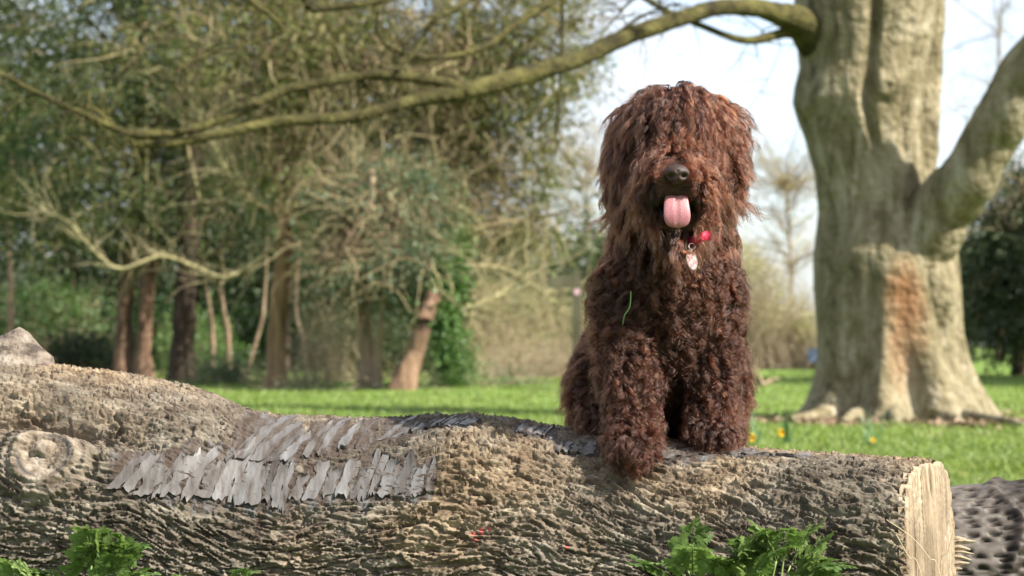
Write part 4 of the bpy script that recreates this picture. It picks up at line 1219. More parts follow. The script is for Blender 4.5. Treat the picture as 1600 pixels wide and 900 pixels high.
m_yew = leaf_mat('yew_foliage', [(0.0, (0.018, 0.032, 0.010)), (0.3, (0.048, 0.072, 0.020)), (0.55, (0.105, 0.125, 0.036)), (0.75, (0.18, 0.165, 0.060)), (1.0, (0.20, 0.145, 0.080))], 0.4)
m_blue = leaf_mat('blue_green_foliage', [(0.0, (0.020, 0.040, 0.020)), (0.5, (0.065, 0.095, 0.050)), (1.0, (0.14, 0.165, 0.085))], 0.3)
m_ivy = leaf_mat('ivy_foliage', [(0.0, (0.020, 0.045, 0.012)), (0.5, (0.06, 0.12, 0.028)), (1.0, (0.13, 0.20, 0.06))], 0.25, 0.45, 0.35)
m_dark = leaf_mat('dark_evergreen_foliage', [(0.0, (0.010, 0.020, 0.008)), (0.5, (0.026, 0.045, 0.016)), (1.0, (0.075, 0.095, 0.036))], 0.25)
m_olive = leaf_mat('budding_twig_tips', [(0.0, (0.14, 0.11, 0.06)), (0.5, (0.24, 0.22, 0.10)), (1.0, (0.36, 0.34, 0.18))], 0.3)
m_yewbark = noise_mat('yew_bark', [(0.3, (0.060, 0.035, 0.024)), (0.5, (0.14, 0.085, 0.055)), (0.7, (0.26, 0.17, 0.11))], (7, 7, 1.2), 7, 0.85, 0.7, 18, 0.04, 0.2)
m_palebark = noise_mat('pale_brown_bark', [(0.3, (0.12, 0.08, 0.05)), (0.5, (0.25, 0.18, 0.12)), (0.7, (0.38, 0.29, 0.20))], (7, 7, 1.2), 7, 0.85, 0.7, 18, 0.04, 0.2)
m_bough = noise_mat('lichened_bough', [(0.3, (0.13, 0.105, 0.06)), (0.5, (0.25, 0.22, 0.11)), (0.7, (0.36, 0.33, 0.18))], (5, 5, 5), 6, 0.85, 0.5, 20, 0.02, 0.2)
m_bough2 = leaf_mat('lichened_twigs', [(0.0, (0.17, 0.14, 0.08)), (1.0, (0.36, 0.32, 0.18))], 0.0, 0.8, 0.2)
m_yewbark2 = noise_mat('ochre_brown_bark', [(0.3, (0.08, 0.045, 0.025)), (0.5, (0.20, 0.125, 0.065)), (0.7, (0.33, 0.22, 0.12))], (7, 7, 1.2), 7, 0.85, 0.7, 18, 0.04, 0.2)
m_darkbark = noise_mat('dark_bark', [(0.3, (0.025, 0.018, 0.013)), (0.7, (0.075, 0.052, 0.038))], (7, 7, 1.5), 6, 0.9, 0.7, 18, 0.04, 0.15)
m_twig = leaf_mat('bare_twigs', [(0.0, (0.11, 0.072, 0.046)), (0.5, (0.22, 0.17, 0.095)), (1.0, (0.36, 0.31, 0.17))], 0.0, 0.8, 0.2)
m_tan = leaf_mat('tan_stems', [(0.0, (0.15, 0.11, 0.07)), (0.5, (0.27, 0.21, 0.14)), (1.0, (0.40, 0.33, 0.22))], 0.0, 0.8, 0.2)


def stem(pts, d, w_px):
    """pixel path (u, v) of a trunk at distance d"""
    out = []
    for k, (u, v) in enumerate(pts):
        c = P(u, v, d)
        if k == 0: c[2] = -0.1
        out.append((c, w_px[k] * d / FPX / 2))
    return out


GRP = 'evergreen trees at the edge of the wood'
wood_tree('yew_tree', 'yew with twin dark red brown trunks above the left end of the log',
          [stem([(192, 592), (193, 520), (200, 440), (215, 300), (220, 120), (225, -150)], 41, [34, 28, 26, 22, 18, 8]),
           stem([(224, 592), (226, 520), (232, 440), (238, 300), (240, 150)], 40.8, [30, 24, 24, 18, 9])],
          [blob(70, 120, 40, 190, 260, 2.2), blob(230, 60, 40, 190, 240, 2.2), blob(90, 330, 40, 190, 90, 2.0), blob(250, 330, 39.5, 120, 80, 1.6), blob(150, -200, 41, 260, 200)],
          m_yew, m_yewbark, 660, 34000, 0.13, 0.38, 30, 1200, GRP, 0.27, tmat=m_twig, limbmat=m_bough)
wood_tree('yew_tree', 'yew with one straight almost black trunk between lighter ones',
          [stem([(284, 594), (286, 520), (290, 440), (300, 250), (305, -80)], 39.5, [42, 36, 34, 26, 10])],
          [blob(330, 180, 40.5, 180, 220, 2.0), blob(330, 360, 40.5, 130, 60, 1.6), blob(320, -150, 41, 220, 200)],
          m_dark, m_darkbark, 460, 16000, 0.14, 0.6, 16, 900, GRP, 0.28, tmat=m_twig)
ochre_tree = wood_tree('yew_tree', 'yew with sunlit ochre brown trunk and bare arching lower boughs',
          [stem([(430, 607), (432, 540), (440, 440), (446, 390), (442, 330), (440, 240), (430, 150)], 32.9, [38, 29, 30, 28, 20, 12, 5])],
          [blob(470, 130, 33, 190, 190, 2.0), blob(380, 60, 32, 190, 150, 1.8), blob(560, 40, 33, 160, 190, 2.0), blob(470, 290, 33, 200, 70, 1.6), blob(450, -200, 33, 260, 180)],
          m_yew, m_yewbark2, 440, 21000, 0.12, 0.52, 40, 2900, GRP, 0.26, tmat=m_twig, limbmat=m_bough)
wood_tree('yew_tree', 'yew with pink brown forked trunk and blue green lower foliage',
          [stem([(573, 611), (572, 540), (568, 470), (566, 400), (572, 340), (580, 270)], 31.5, [34, 24, 22, 18, 12, 5]),
           stem([(588, 610), (592, 540), (600, 470), (612, 400), (625, 320)], 31.3, [18, 12, 11, 10, 6])],
          [blob(600, 440, 31.3, 85, 42, 1.2), blob(650, 410, 31.3, 60, 50, 1.2), blob(545, 420, 31.5, 60, 40, 1.2), blob(600, 320, 32, 120, 70, 1.6)],
          m_blue, m_palebark, 260, 9500, 0.11, 0.65, 14, 1100, GRP, 0.22, tmat=m_twig)
ivy_tree = wood_tree('ivy_clad_tree', 'leaning ivy clad tree with pale foot nearest the signpost',
          [stem([(628, 605), (645, 560), (668, 490)], 30.2, [34, 26, 27]) + [(P(688, 425, 31.2), 0.13), (P(708, 350, 33.2), 0.12), (P(728, 250, 34.2), 0.09), (P(745, 150, 34.6), 0.04)],
           stem([(610, 610), (629, 578), (648, 550)], 30.1, [22, 18, 14])],
          [blob(780, 100, 34, 135, 190, 1.9), blob(860, 60, 34, 85, 150, 1.6), blob(720, 260, 34, 120, 90, 1.6), blob(820, 260, 34, 85, 80, 1.4), blob(835, 350, 34, 60, 45, 1.2), blob(760, 370, 34, 70, 50, 1.2), blob(680, 120, 34, 110, 150, 1.8), blob(800, -200, 34, 160, 170)],
          m_yew, m_yewbark, 460, 21000, 0.115, 0.58, 32, 2900, GRP, 0.24, tmat=m_twig, limbmat=m_bough)
ivy = Acc()
c = spline([P(690, 500, 30.5), P(694, 465, 30.7), P(698, 430, 31.2), P(712, 340, 33.0)], 40)
p_ = c[rng.integers(0, 40, 3800)] + rng.normal(0, 1, (3800, 3)) * [0.16, 0.16, 0.22]
leaves(ivy, p_, 0.10, 0.08, rng.normal(size=(3800, 3)) + [0, 0, -0.6], np.clip(rng.normal(0.5, 0.2, 3800), 0, 1))
p_ = P(702, 560, 33.6) + rng.normal(0, 1, (1400, 3)) * [0.14, 0.25, 0.45]; p_[:, 2] = np.abs(p_[:, 2])
leaves(ivy, p_, 0.09, 0.07, rng.normal(size=(1400, 3)), np.clip(rng.normal(0.5, 0.2, 1400), 0, 1))
iv = thing('ivy', 'glossy green ivy wrapped round the leaning trunk', 'ivy', P(640, 605, 33.4) * [1, 1, 0])
ivy.build(iv, 'foliage', m_ivy, kind='stuff', smooth=False)
# bare boughs that sweep out of the trees, traced with their thickness
def bough(root, pts, d0, d1, w0):
    m_ = len(pts) - 1
    c = spline([P(u, v, d0 + (d1 - d0) * min(1, 1.5 * k / m_)) for k, (u, v) in enumerate(pts)], 40)
    V, Q, T = tube(c, np.linspace(w0, w0 * 0.3, 40) * (1 + 0.2 * perlin(c * 2.1)) * 0.72 * d1 / FPX / 2, 7, rough=0.2)
    bo = add(root, 'bough', V, m_bough, Q, T)
    a_ = Acc(); k = rng.integers(6, 40, 70)
    twig_set(a_, c[k], unit(np.gradient(c, axis=0))[k] + rng.normal(0, 0.7, (70, 3)) + [0, 0, 0.4], rng.uniform(0.4, 1.5, 70), rng.uniform(0.005, 0.012, 70), -0.2, 0.2, 7, 4)
    a_.build(root, 'twigs', m_bough2, parent=bo, kind='stuff')


bough(ochre_tree, [(442, 345), (425, 385), (385, 420), (345, 433), (300, 415), (250, 400), (190, 420), (150, 395), (110, 350), (70, 330)], 32.85, 31.9, 14)
bough(ochre_tree, [(442, 412), (480, 385), (520, 350), (545, 300), (552, 240)], 32.85, 31.6, 10)
bough(ochre_tree, [(442, 335), (400, 318), (380, 300), (350, 260), (335, 225), (320, 200)], 32.85, 31.6, 9)
bough(ivy_tree, [(688, 425), (750, 415), (800, 425), (840, 450), (880, 485)], 31.25, 32.6, 10)
bough(ivy_tree, [(676, 472), (715, 480), (760, 470), (795, 450), (820, 430)], 30.5, 32.0, 9)

# darker evergreens further in
k_lab = ['dark evergreen filling the far left edge of the wood', 'dark evergreen behind the twin trunks', 'dark evergreen behind the almost black trunk', 'dark evergreen behind the ochre brown trunk', 'dark evergreen deep behind the forked trunk', 'dark evergreen behind the leaning ivy clad tree']
for lab, (u, d, top, low, rw, tn) in zip(k_lab, [(-60, 47, -40, 480, 150, .4), (110, 52, 40, 470, 160, .45), (300, 54, 30, 480, 140, .45), (440, 50, 60, 500, 130, .55), (560, 53, 90, 500, 110, .6), (690, 55, 170, 470, 95, .65)]):
    mid = (top + low) / 2
    wood_tree('evergreen_tree', lab, [stem([(u, 580), (u + 4, 500), (u, 300), (u + 8, 60)], d, [24, 20, 16, 8])],
              [blob(u, mid - 130, d, rw, 170, 2.4), blob(u + 10, mid + 110, d, rw, 130, 2.4), blob(u - 20, mid, d, rw * 1.1, 120, 2.4)],
              m_dark, m_darkbark, 360, 13500, 0.20, tn, 8, 500, 'dark evergreens deeper in the wood', 0.34)
far = thing('far_wood', 'dense far wood closing the gaps between the trunks', 'wood', (-8, 66, 0)); far['kind'] = 'stuff'
for nm, mt, n_, y0, y1, z1, tn in (('foliage', m_dark, 42000, 60, 72, 4.6, .85), ('undergrowth', m_ivy, 16000, 56, 62, 2.0, .35)):
    a_ = Acc(); k = 900
    c0 = np.stack([rng.uniform(-24, 4.5, k), rng.uniform(y0, y1, k), rng.uniform(0, z1, k) * rng.uniform(0.6, 1, k)], -1)
    o_ = rng.integers(0, k, n_); c = c0[o_] + rng.normal(0, 0.5, (n_, 3)); c[:, 2] = np.abs(c[:, 2])
    leaves(a_, c, 0.34 * rng.uniform(0.5, 1.4, n_), 0.17, rng.normal(size=(n_, 3)), np.clip(tn + rng.normal(0, .16, k)[o_] + rng.normal(0, .1, n_), 0, 1))
    a_.build(far, nm, mt, kind='stuff', smooth=False)
# slim young stems between the big trunks
for u0, v0, u1, v1, d, wpx, lab in [(332, 585, 322, 430, 41, 9, 'slim pale stem right of the almost black trunk'), (358, 582, 345, 450, 41, 10, 'second slim pale stem left of the ochre brown trunk'),
                                    (382, 580, 412, 480, 41, 8, 'thin slanting stem leaning towards the ochre brown trunk'), (478, 590, 462, 480, 38, 9, 'thin curved stem right of the ochre brown trunk'), (12, 560, 14, 380, 44, 12, 'thin dark stem at the left edge of the picture')]:
    c = spline([P(u0, v0, d) * [1, 1, 0], P((u0 + u1) / 2 + 4, (v0 + v1) / 2, d), P(u1, v1, d), P(u1 + 5, v1 - 120, d), P(u1 - 5, v1 - 260, d)], 30)
    t_ = thing('young_tree', lab, 'tree', c[0], 'slim stems in the wood')
    V, Q, T = tube(c, np.linspace(wpx, wpx * 0.3, 30) * d / FPX / 2, 8, rough=0.2)
    add(t_, 'trunk', V, m_palebark, Q, T)
    a_ = Acc(); p_, _ = blob_points([(c[-6], np.array([0.8, 0.8, 1.2]))], 900)
    leaves(a_, p_, 0.12, 0.06, rng.normal(size=(900, 3)), np.clip(rng.normal(.5, .2, 900), 0, 1)); a_.build(t_, 'crown', m_ivy, kind='stuff', smooth=False)

# undergrowth
UG = 'undergrowth along the wood edge'
for (lab, bl, lm, sm, nl, ls, t0, ns) in [
        ('tangle of tan and green scrub at the far left', [blob(70, 510, 46, 110, 65, 1.4)], m_ivy, m_tan, 5200, 0.11, 0.45, 350),
        ('low dark bush left of the twin trunks', [blob(130, 560, 43, 60, 28, 1.0)], m_dark, m_twig, 4200, 0.10, 0.4, 80),
        ('green leafy bush between twin trunks and ochre trunk', [blob(330, 572, 43, 80, 26, 1.0), blob(300, 540, 46, 60, 50, 1.0)], m_ivy, m_twig, 5200, 0.09, 0.6, 120),
        ('silvery green ground plants left of the ochre trunk', [blob(355, 592, 36, 60, 13, 0.8)], m_blue, m_twig, 2600, 0.08, 0.85, 60),
        ('tan twiggy thicket between the ochre and forked trunks', [blob(505, 530, 37, 50, 65, 1.0)], m_olive, m_tan, 700, 0.07, 0.4, 130),
        ('dark green bush behind the forked trunk', [blob(540, 545, 40, 60, 55, 0.9), blob(620, 530, 42, 60, 60, 1.0)], m_dark, m_twig, 5200, 0.10, 0.6, 120),
        ('ivy bush at the foot of the leaning tree', [blob(708, 578, 34.4, 20, 28, 0.5)], m_ivy, m_twig, 1700, 0.08, 0.7, 40),
        ('pale olive scrub behind the leaning tree', [blob(760, 520, 52, 90, 80, 1.6)], m_olive, m_tan, 4200, 0.10, 0.6, 700),
        ('grey brown brush left of the signpost', [blob(850, 515, 56, 90, 75, 1.6)], m_olive, m_tan, 3000, 0.10, 0.45, 800),
        ('brown bramble bank left of the dog', [blob(830, 585, 44, 100, 22, 1.2)], m_olive, m_tan, 1800, 0.07, 0.2, 900),
        ('low weeds along the grass edge below the trees', [blob(470, 608, 31.5, 70, 8, 0.7), blob(620, 612, 31, 80, 7, 0.6), blob(780, 605, 36, 90, 10, 0.8)], m_blue, m_tan, 2600, 0.06, 0.7, 200),
        ('olive green bush far behind the dog', [blob(960, 490, 75, 130, 80, 2.5), blob(1090, 480, 80, 110, 90, 2.5)], m_olive, m_tan, 7000, 0.16, 0.55, 900),
        ('tall pale olive bush between the dog and the beech', [blob(1190, 490, 60, 85, 85, 2.0), blob(1170, 425, 60, 40, 55, 1.4), blob(1250, 520, 60, 70, 55, 1.6)], m_olive, m_tan, 8000, 0.11, 0.75, 1700)]:
    shrub('bush', lab, bl, lm, sm, nl, ls, t0, ns, UG, n_tw=ns)
# dark evergreens at the right edge
for lab, u, d, top, rw in [('dark evergreen thicket right of the beech at the picture edge', 1590, 46, 250, 75), ('dark evergreen behind the beech trunk', 1480, 56, 420, 60), ('tall dark evergreen beyond the right edge', 1760, 42, 180, 110)]:
    wood_tree('evergreen_tree', lab, [stem([(u, 570), (u + 4, 500), (u, 380), (u + 4, top)], d, [22, 18, 12, 5])],
              [blob(u, 500, d, rw, 60, 1.8), blob(u + 8, (top + 470) / 2, d, rw * 0.9, (500 - top) / 2, 1.7), blob(u - 5, 430, d, rw * 1.05, 80, 1.7)],
              m_dark, m_darkbark, 420, 15000, 0.19, 0.75, 8, 700, 'dark evergreens on the right', 0.3, tmat=m_twig)
# tall evergreen outside the picture on the right, whose shadow lies across the far meadow
c0 = np.array([19.5, 33.5, 0.0])
wood_tree('evergreen_tree', 'very tall evergreen outside the frame that shades the far meadow', [[(c0 - [0, 0, .1], 0.5), (c0 + [0, 0, 5], 0.4), (c0 + [0, 0, 13], 0.15)]],
          [(c0 + [0, 0, 10.5], np.array([4.6, 4.0, 4.2])), (c0 + [0, 0, 6.5], np.array([4.8, 4.2, 2.6]))], m_dark, m_darkbark, 500, 16000, 0.42, 0.6, 10, 0, None, 0.5)
# bare trees far off against the sky
for lab, u, d, topv in [('distant bare tree behind the dog\'s head', 1228, 85, 300), ('distant bare tree at the upper right corner', 1560, 90, -30), ('distant bare tree left of the dog\'s head', 915, 90, 260)]:
    c = spline([P(u, 560, d) * [1, 1, 0], P(u + 8, 420, d), P(u, 300, d), P(u + 5, topv, d)], 30)
    t_ = thing('bare_tree', lab, 'tree', c[0], 'distant bare trees')
    V, Q, T = tube(c, np.linspace(0.09 if topv > 200 else 0.16, 0.02, 30), 8, rough=0.2); add(t_, 'trunk', V, m_palebark, Q, T)
    k = rng.integers(8, 30, 60)
    a_ = Acc(); dr = rng.normal(0, 1, (60, 3)); dr[:, 2] = np.abs(dr[:, 2]) * 0.7 + 0.3
    C1 = twig_set(a_, c[k], dr, rng.uniform(1.8, 4.0, 60), 0.035, 0.0, 0.15, 8, 4)
    s1 = C1[rng.integers(0, 60, 500), rng.integers(2, 8, 500)]
    C2 = twig_set(a_, s1, rng.normal(0, 1, (500, 3)) + [0, 0, 0.4], rng.uniform(0.7, 1.8, 500), 0.012, 0.3, 0.2, 6, 3)
    s2 = C2[rng.integers(0, 500, 2600), rng.integers(1, 6, 2600)]
    twig_set(a_, s2, rng.normal(0, 1, (2600, 3)) + [0, 0, -0.1], rng.uniform(0.3, 0.9, 2600), 0.006, 0.4, 0.2, 4, 3)
    a_.build(t_, 'twigs', m_twig, kind='stuff')

#@@SMALL
# ------------------------------------------------------------------ small things on the meadow
def box(acc, c, s, rot=0.0):
    c = np.asarray(c); s = np.asarray(s) / 2
    V = np.array([[x, y, z] for x in (-1, 1) for y in (-1, 1) for z in (-1, 1)]) * s
    co, si = math.cos(rot), math.sin(rot)
    V = np.stack([V[:, 0] * co - V[:, 1] * si, V[:, 0] * si + V[:, 1] * co, V[:, 2]], -1) + c
    acc.put(V, [[0, 1, 3, 2], [4, 6, 7, 5], [0, 4, 5, 1], [2, 3, 7, 6], [0, 2, 6, 4], [1, 5, 7, 3]])


m_wood = noise_mat('weathered_green_timber', [(0.3, (0.045, 0.043, 0.026)), (0.7, (0.095, 0.090, 0.056))], (6, 6, 1.5), 5, 0.85, 0.4, 40, 0.01, 0.2)
D = 30.0
pt_, pb = P(901, 424, D), P(901, 540, D)
fp = thing('signpost', 'wooden footpath fingerpost half hidden by the dog\'s left flank', 'signpost', (pt_[0], D, 0))
a_ = Acc(); box(a_, (pt_[0], D, pt_[2] / 2), (0.125, 0.125, pt_[2])); a_.build(fp, 'post', m_wood, smooth=False)
a_ = Acc()
l, r_ = P(852, 441, D), P(894, 441, D)
wdt = r_[0] - l[0]; hh = 0.09
Vb = []
for y_ in (-0.02, 0.02):
    Vb += [[r_[0], D - 0.09 + y_, l[2] - hh], [l[0] + 0.06, D - 0.09 + y_, l[2] - hh], [l[0], D - 0.09 + y_, l[2]], [l[0] + 0.06, D - 0.09 + y_, l[2] + hh], [r_[0], D - 0.09 + y_, l[2] + hh]]
a_.put(np.array(Vb), [[i, (i + 1) % 5, (i + 1) % 5 + 5, i + 5] for i in range(5)], [[0, 1, 2], [0, 2, 3], [0, 3, 4], [5, 7, 6], [5, 8, 7], [5, 9, 8]])
a_.build(fp, 'finger_board', m_wood, smooth=False)
c = P(901, 456, D - 0.08); a = np.linspace(0, 2 * math.pi, 25)[:-1]
V = np.concatenate([np.stack([c[0] + 0.042 * np.cos(a), np.full(24, c[1]), c[2] + 0.05 * np.sin(a)], -1), np.stack([c[0] + 0.05 * np.cos(a), np.full(24, c[1] + 0.01), c[2] + 0.05 * np.sin(a)], -1), [c]])
j = np.arange(24); k = (j + 1) % 24
add(fp, 'waymark_disc', V, plain_mat('pale_pink_plastic', (0.42, 0.27, 0.31), 0.4), np.stack([j, k, k + 24, j + 24], -1), np.stack([j, np.full(24, 48), k], -1), smooth=False)

D = 58.0
c = P(1270, 556, D)
ns = thing('notice_board', 'small blue grey board low beside the left edge of the beech trunk', 'sign', (c[0], D, 0))
a_ = Acc(); box(a_, c + [0, 0, 0.02], (0.30, 0.04, 0.40)); a_.build(ns, 'panel', plain_mat('blue_grey_panel', (0.20, 0.25, 0.36), 0.5), smooth=False)
a_ = Acc(); box(a_, (c[0], D + 0.05, c[2] / 2), (0.07, 0.05, c[2])); a_.build(ns, 'post', m_wood, smooth=False)

c = P(1192, 606, GD(606)); c[2] = 0.04
db = thing('dead_branch', 'broken dead branch lying on the shaded grass beside the dog', 'branch', c)
a_ = Acc()
for e in ([0.30, 0.1, 0.10], [-0.28, 0.05, 0.16], [-0.20, -0.1, 0.34], [0.16, 0, 0.02], [-0.42, 0.1, 0.02]):
    V, Q, T = tube(spline([c, c + np.array(e) * 0.5 + [0, 0, 0.05], c + np.array(e)], 8), np.linspace(0.035, 0.012, 8), 6, rough=0.2); a_.put(V, Q, T, 0.5)
a_.build(db, 'branch', m_palebark)

lit = Acc(); n_ = 1700
an = rng.uniform(0, 6.283, n_); rr_ = 0.55 + np.abs(rng.normal(0, 0.42, n_))
lx, ly = 3.55 + rr_ * np.cos(an), 18.7 + rr_ * np.sin(an) * 1.3 - 0.4
c = np.stack([lx, ly, ground_z(lx, ly) + 0.015 + rng.uniform(0, 0.03, n_)], -1)
leaves(lit, c, 0.07, 0.045, rng.normal(size=(n_, 3)) * [1, 1, 0.25], rng.uniform(0, 1, n_))
V, Q, T, A = lit.get()
lo_ = obj('leaf_litter', mesh('leaf_litter', V, Q, T, smooth=False, attrs={'tint': A}), leaf_mat('dead_leaf', [(0, (0.10, 0.06, 0.035)), (1, (0.27, 0.19, 0.12))], 0.1, 0.7), kind='stuff')
tag(lo_, 'brown dead leaves scattered round the foot of the beech', 'leaf litter')

# daffodils
m_daff = plain_mat('daffodil_yellow', (0.70, 0.50, 0.03), 0.5); m_trump = plain_mat('daffodil_trumpet', (0.68, 0.38, 0.01), 0.5)
m_dstem = leaf_mat('daffodil_leaf', [(0, (0.06, 0.13, 0.05)), (1, (0.12, 0.21, 0.09))], 0.3)
for (u, v, lab, d) in [(1174, 684, 'daffodil in flower closest to the dog\'s right paw', 13.2), (1221, 676, 'daffodil in flower midway between the dog and the beech roots', 13.8), (1364, 688, 'small daffodil in front of the beech trunk', 13.4)]:
    f0 = P(u, v, d); sc = 0.85 if u < 1300 else 0.5
    b0 = np.array([f0[0] + 0.03, d + 0.02, 0.0])
    df = thing('daffodil', lab, 'daffodil', b0, 'daffodils in the meadow')
    V, Q, T = tube(spline([b0, (b0 + f0) / 2 + [0.01, 0, 0.02], f0 + [0, 0.03, 0.015], f0], 12), 0.004, 5); add(df, 'stem', V, m_dstem, Q, T, attrs={'tint': np.full(len(V), 0.5)})
    for q in range(6):
        an = q * math.pi / 3 + 0.3; dv = np.array([math.cos(an), -0.15, math.sin(an)]); pv = np.array([-math.sin(an), 0, math.cos(an)])
        pr = [0, .25, .6, .85, 1]; wq = [.3, .9, 1, .6, .05]
        Vp = np.concatenate([f0 + np.outer(np.array(pr) * 0.042 * sc, dv) + s_ * np.outer(np.array(wq) * 0.015 * sc, pv) for s_ in (-1, 1)])
        add(df, 'petal', Vp, m_daff, [[i, i + 1, i + 6, i + 5] for i in range(4)])
    V, Q, T = tube(f0 + np.array([[0, 0.004, 0], [0, -0.012, 0], [0, -0.026, 0], [0, -0.032, 0]]) * sc, np.array([0.009, 0.012, 0.014, 0.020]) * sc, 12, False); add(df, 'trumpet', V, m_trump, Q)
    for q in range(9):
        an = rng.uniform(0, 6.28); ln_ = rng.uniform(0.18, 0.33); bb = b0 + [rng.normal(0, 0.03), rng.normal(0, .03), 0]
        tip = bb + [math.cos(an) * 0.09, math.sin(an) * 0.09, ln_]
        c_ = spline([bb, (bb + tip) / 2 + [0, 0, 0.02], tip], 6); s_ = np.array([-math.sin(an), math.cos(an), 0])
        wl = np.array([0.006, .007, .007, .006, .004, .0005])[:, None]
        Vl = np.concatenate([c_ - s_ * wl, c_ + s_ * wl]); add(df, 'leaf', Vl, m_dstem, [[i, i + 1, i + 7, i + 6] for i in range(5)], attrs={'tint': np.full(12, rng.uniform(0, 1))})

# cow parsley in front of the log
m_pars = leaf_mat('cow_parsley_leaf', [(0.0, (0.050, 0.088, 0.024)), (0.5, (0.105, 0.165, 0.045)), (1.0, (0.19, 0.25, 0.085))], 0.36, 0.45, 0.4)
m_pstem = plain_mat('cow_parsley_stalk', (0.16, 0.22, 0.07), 0.5)


def leaflet(ln):
    """one deeply toothed leaflet, base at the origin, along +x, in the xy plane"""
    out = [(0, 0)]
    up_ = [(0.12, .09), (0.26, .36), (0.36, .19), (0.50, .36), (0.58, .15), (0.74, .25), (0.80, .09), (1.0, 0.0)]
    dn_ = [(x_, -y_) for x_, y_ in up_[:-1]][::-1]
    q = np.array(out + up_ + dn_) * ln * rng.uniform(0.92, 1.08, (16, 1))
    z = 0.10 * np.abs(q[:, 1]) - 0.35 * (q[:, 0] / ln) ** 2 * ln * 0.4
    V = np.concatenate([np.column_stack([q, z]), [[0.42 * ln, 0, -0.02 * ln]]])
    n = len(q)
    return V, np.stack([np.arange(n), (np.arange(n) + 1) % n, np.full(n, n)], -1)


def frame(d, upv):
    d = unit(np.asarray(d, float)); s = unit(np.cross(upv, d)); u_ = np.cross(d, s)
    return np.stack([d, s, u_], 0)


def frond(root, tip_dir, base, size, tint):
    """twice divided leaf: rachis > pinnae > leaflets"""
    a_ = Acc()
    d0 = unit(np.asarray(tip_dir, float))
    nP = 4
    c = spline([base, base + d0 * size * 0.5 + [0, 0, 0.10 * size], base + d0 * size - [0, 0, 0.12 * size]], 14)
    V, Q, T = tube(c, np.linspace(0.0014, 0.0006, 14), 4); a_.put(V, Q, T, tint * 0.6)
    tg = unit(np.gradient(c, axis=0))
    for k in range(nP + 1):
        pos = c[min(13, 3 + int(k * 10 / nP))]; td = tg[min(13, 3 + int(k * 10 / nP))]
        upv = unit(np.cross(np.cross(td, [0, 0, 1]), td) + 1e-6)
        sdv = np.cross(td, upv)
        for sg in ((-1, 1) if k < nP else (0,)):
            pd = unit(td * (0.65 if sg else 1) + sdv * sg * 0.9 + rng.normal(0, 0.12, 3) + [0, 0, -0.12])
            pl = size * (0.55 - 0.075 * k) * rng.uniform(0.85, 1.1) if sg else size * 0.26
            m_ = 2 if pl > 0.02 else 1
            pe = pos + pd * pl
            V, Q, T = tube([pos, (pos + pe) / 2, pos + pd * pl * 0.8], [0.0007, 0.0006, 0.0004], 3); a_.put(V, Q, T, tint * 0.6)
            ps = np.cross(pd, upv)
            for q in range(m_):
                bp_ = pos + pd * pl * (0.25 + 0.5 * q / m_)
                for s2 in (-1, 1):
                    F = frame(pd * 0.7 + ps * s2 * 0.85 + rng.normal(0, 0.12, 3), upv + rng.normal(0, 0.22, 3))
                    V, T = leaflet(pl * (0.64 - 0.10 * q)); a_.put(bp_ + V @ F, None, T, np.clip(tint + rng.normal(0, 0.1), 0, 1))
            F = frame(pd, upv + rng.normal(0, 0.2, 3)); V, T = leaflet(pl * 0.62); a_.put(pos + pd * pl * 0.66 + V @ F, None, T, np.clip(tint + rng.normal(0, 0.1), 0, 1))
    a_.build(root, 'leaf', m_pars, smooth=False)


def parsley(lab, foot, tips, size):
    foot = np.array([foot[0], foot[1], 0.0])
    root = thing('cow_parsley', lab, 'plant', foot, 'cow parsley in front of the log')
    tips = list(tips) + [(u + rng.normal(0, 16), v + rng.uniform(0, 22), d + rng.normal(0, 0.03), dx + rng.normal(0, .4), s_) for (u, v, d, dx, s_) in tips[::2]]
    for (u, v, d, dirx, s_) in tips:
        b_ = P(u, v, d)
        st = foot + rng.normal(0, 0.02, 3) * [1, 1, 0]
        V, Q, T = tube(spline([st, (st * 0.45 + b_ * 0.55) + [0, 0, 0.03], b_], 12), np.linspace(0.0032, 0.0015, 12), 6)
        add(root, 'stalk', V, m_pstem, Q, T)
        frond(root, (dirx, rng.uniform(-0.6, 0.0), rng.uniform(0.2, 1.0)), b_, size * s_, np.clip(rng.normal(0.5, 0.17), 0.1, 0.95))


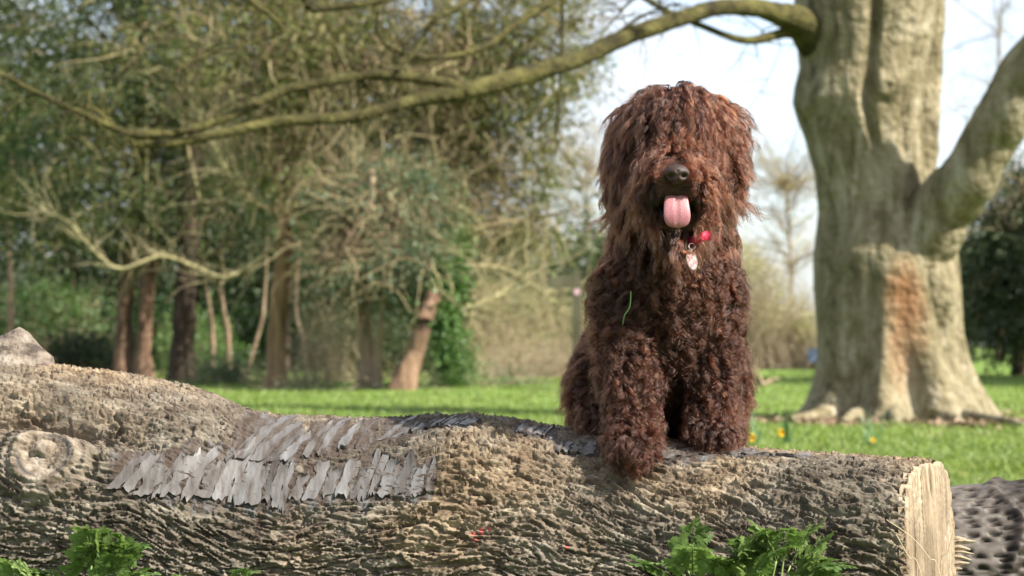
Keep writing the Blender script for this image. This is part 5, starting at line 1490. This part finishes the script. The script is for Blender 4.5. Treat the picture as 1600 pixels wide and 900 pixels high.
tips = []
for (u, v, dx) in [(1045, 880, -1), (1080, 880, -.5), (1075, 858, .1), (1110, 885, -.3), (1120, 865, 0.5), (1150, 875, -.5), (1165, 850, 0.3), (1180, 870, -.2), (1185, 845, -.4), (1210, 855, .3), (1215, 880, .8), (1235, 850, .5),
                   (1250, 875, .6), (1262, 862, .3), (1200, 900, -.6), (1150, 905, .3), (1100, 915, -.8), (1240, 905, .7), (1050, 912, -.5), (1175, 895, .1), (1225, 835, -.1), (1140, 900, -.9), (1265, 905, .4)]:
    tips.append((u, v + 34, rng.uniform(3.46, 3.60), dx, rng.uniform(0.8, 1.15)))
parsley('leafy green cow parsley in front of the log below the dog', (P(1160, 900, 3.52)[0], 3.50), tips, 0.082)
tips = [(u, v + 20, rng.uniform(3.46, 3.58), dx, rng.uniform(0.8, 1.1)) for (u, v, dx) in [(150, 858, -.3), (165, 862, .4), (185, 880, .6), (150, 880, .0), (90, 895, -.7), (60, 900, -.6), (30, 900, -.3), (130, 897, .3), (170, 900, .2), (105, 905, -.3), (185, 862, -.1)]]
parsley('leafy green cow parsley in front of the left end of the log', (P(120, 900, 3.52)[0], 3.50), tips, 0.082)
parsley('tiny sprig just showing at the bottom edge below the silvery bark', (P(375, 900, 3.52)[0], 3.50), [(372, 905, 3.52, .2, .6), (380, 908, 3.5, .8, .6), (290, 912, 3.52, -.5, .5)], 0.06)

# dry grass stalks leaning on the sawn end
m_straw = plain_mat('dry_straw', (0.36, 0.29, 0.18), 0.7)
for k, (pp, lab) in enumerate([([(1385, 812), (1425, 840), (1452, 872), (1470, 905)], 'dry grass stalk crossing the sawn end from upper left'), ([(1400, 835), (1420, 870), (1440, 902)], 'short dry grass stalk low on the sawn end'), ([(1472, 905), (1482, 860), (1490, 830)], 'thin dry stalk at the right edge of the sawn end')]):
    c = [P(u, v, 3.52 - 0.0 * q) for q, (u, v) in enumerate(pp)]
    low = c[-1] if k < 2 else c[0]
    foot = np.array([low[0] + 0.05, 3.50, 0.0])
    c = c + [foot] if k < 2 else [foot] + c
    V, Q, T = tube(spline(c, 30), 0.0008, 5)
    tag(obj('straw', mesh('straw', V, Q, T), m_straw), lab, 'dry grass', 'dry stalks by the sawn end')
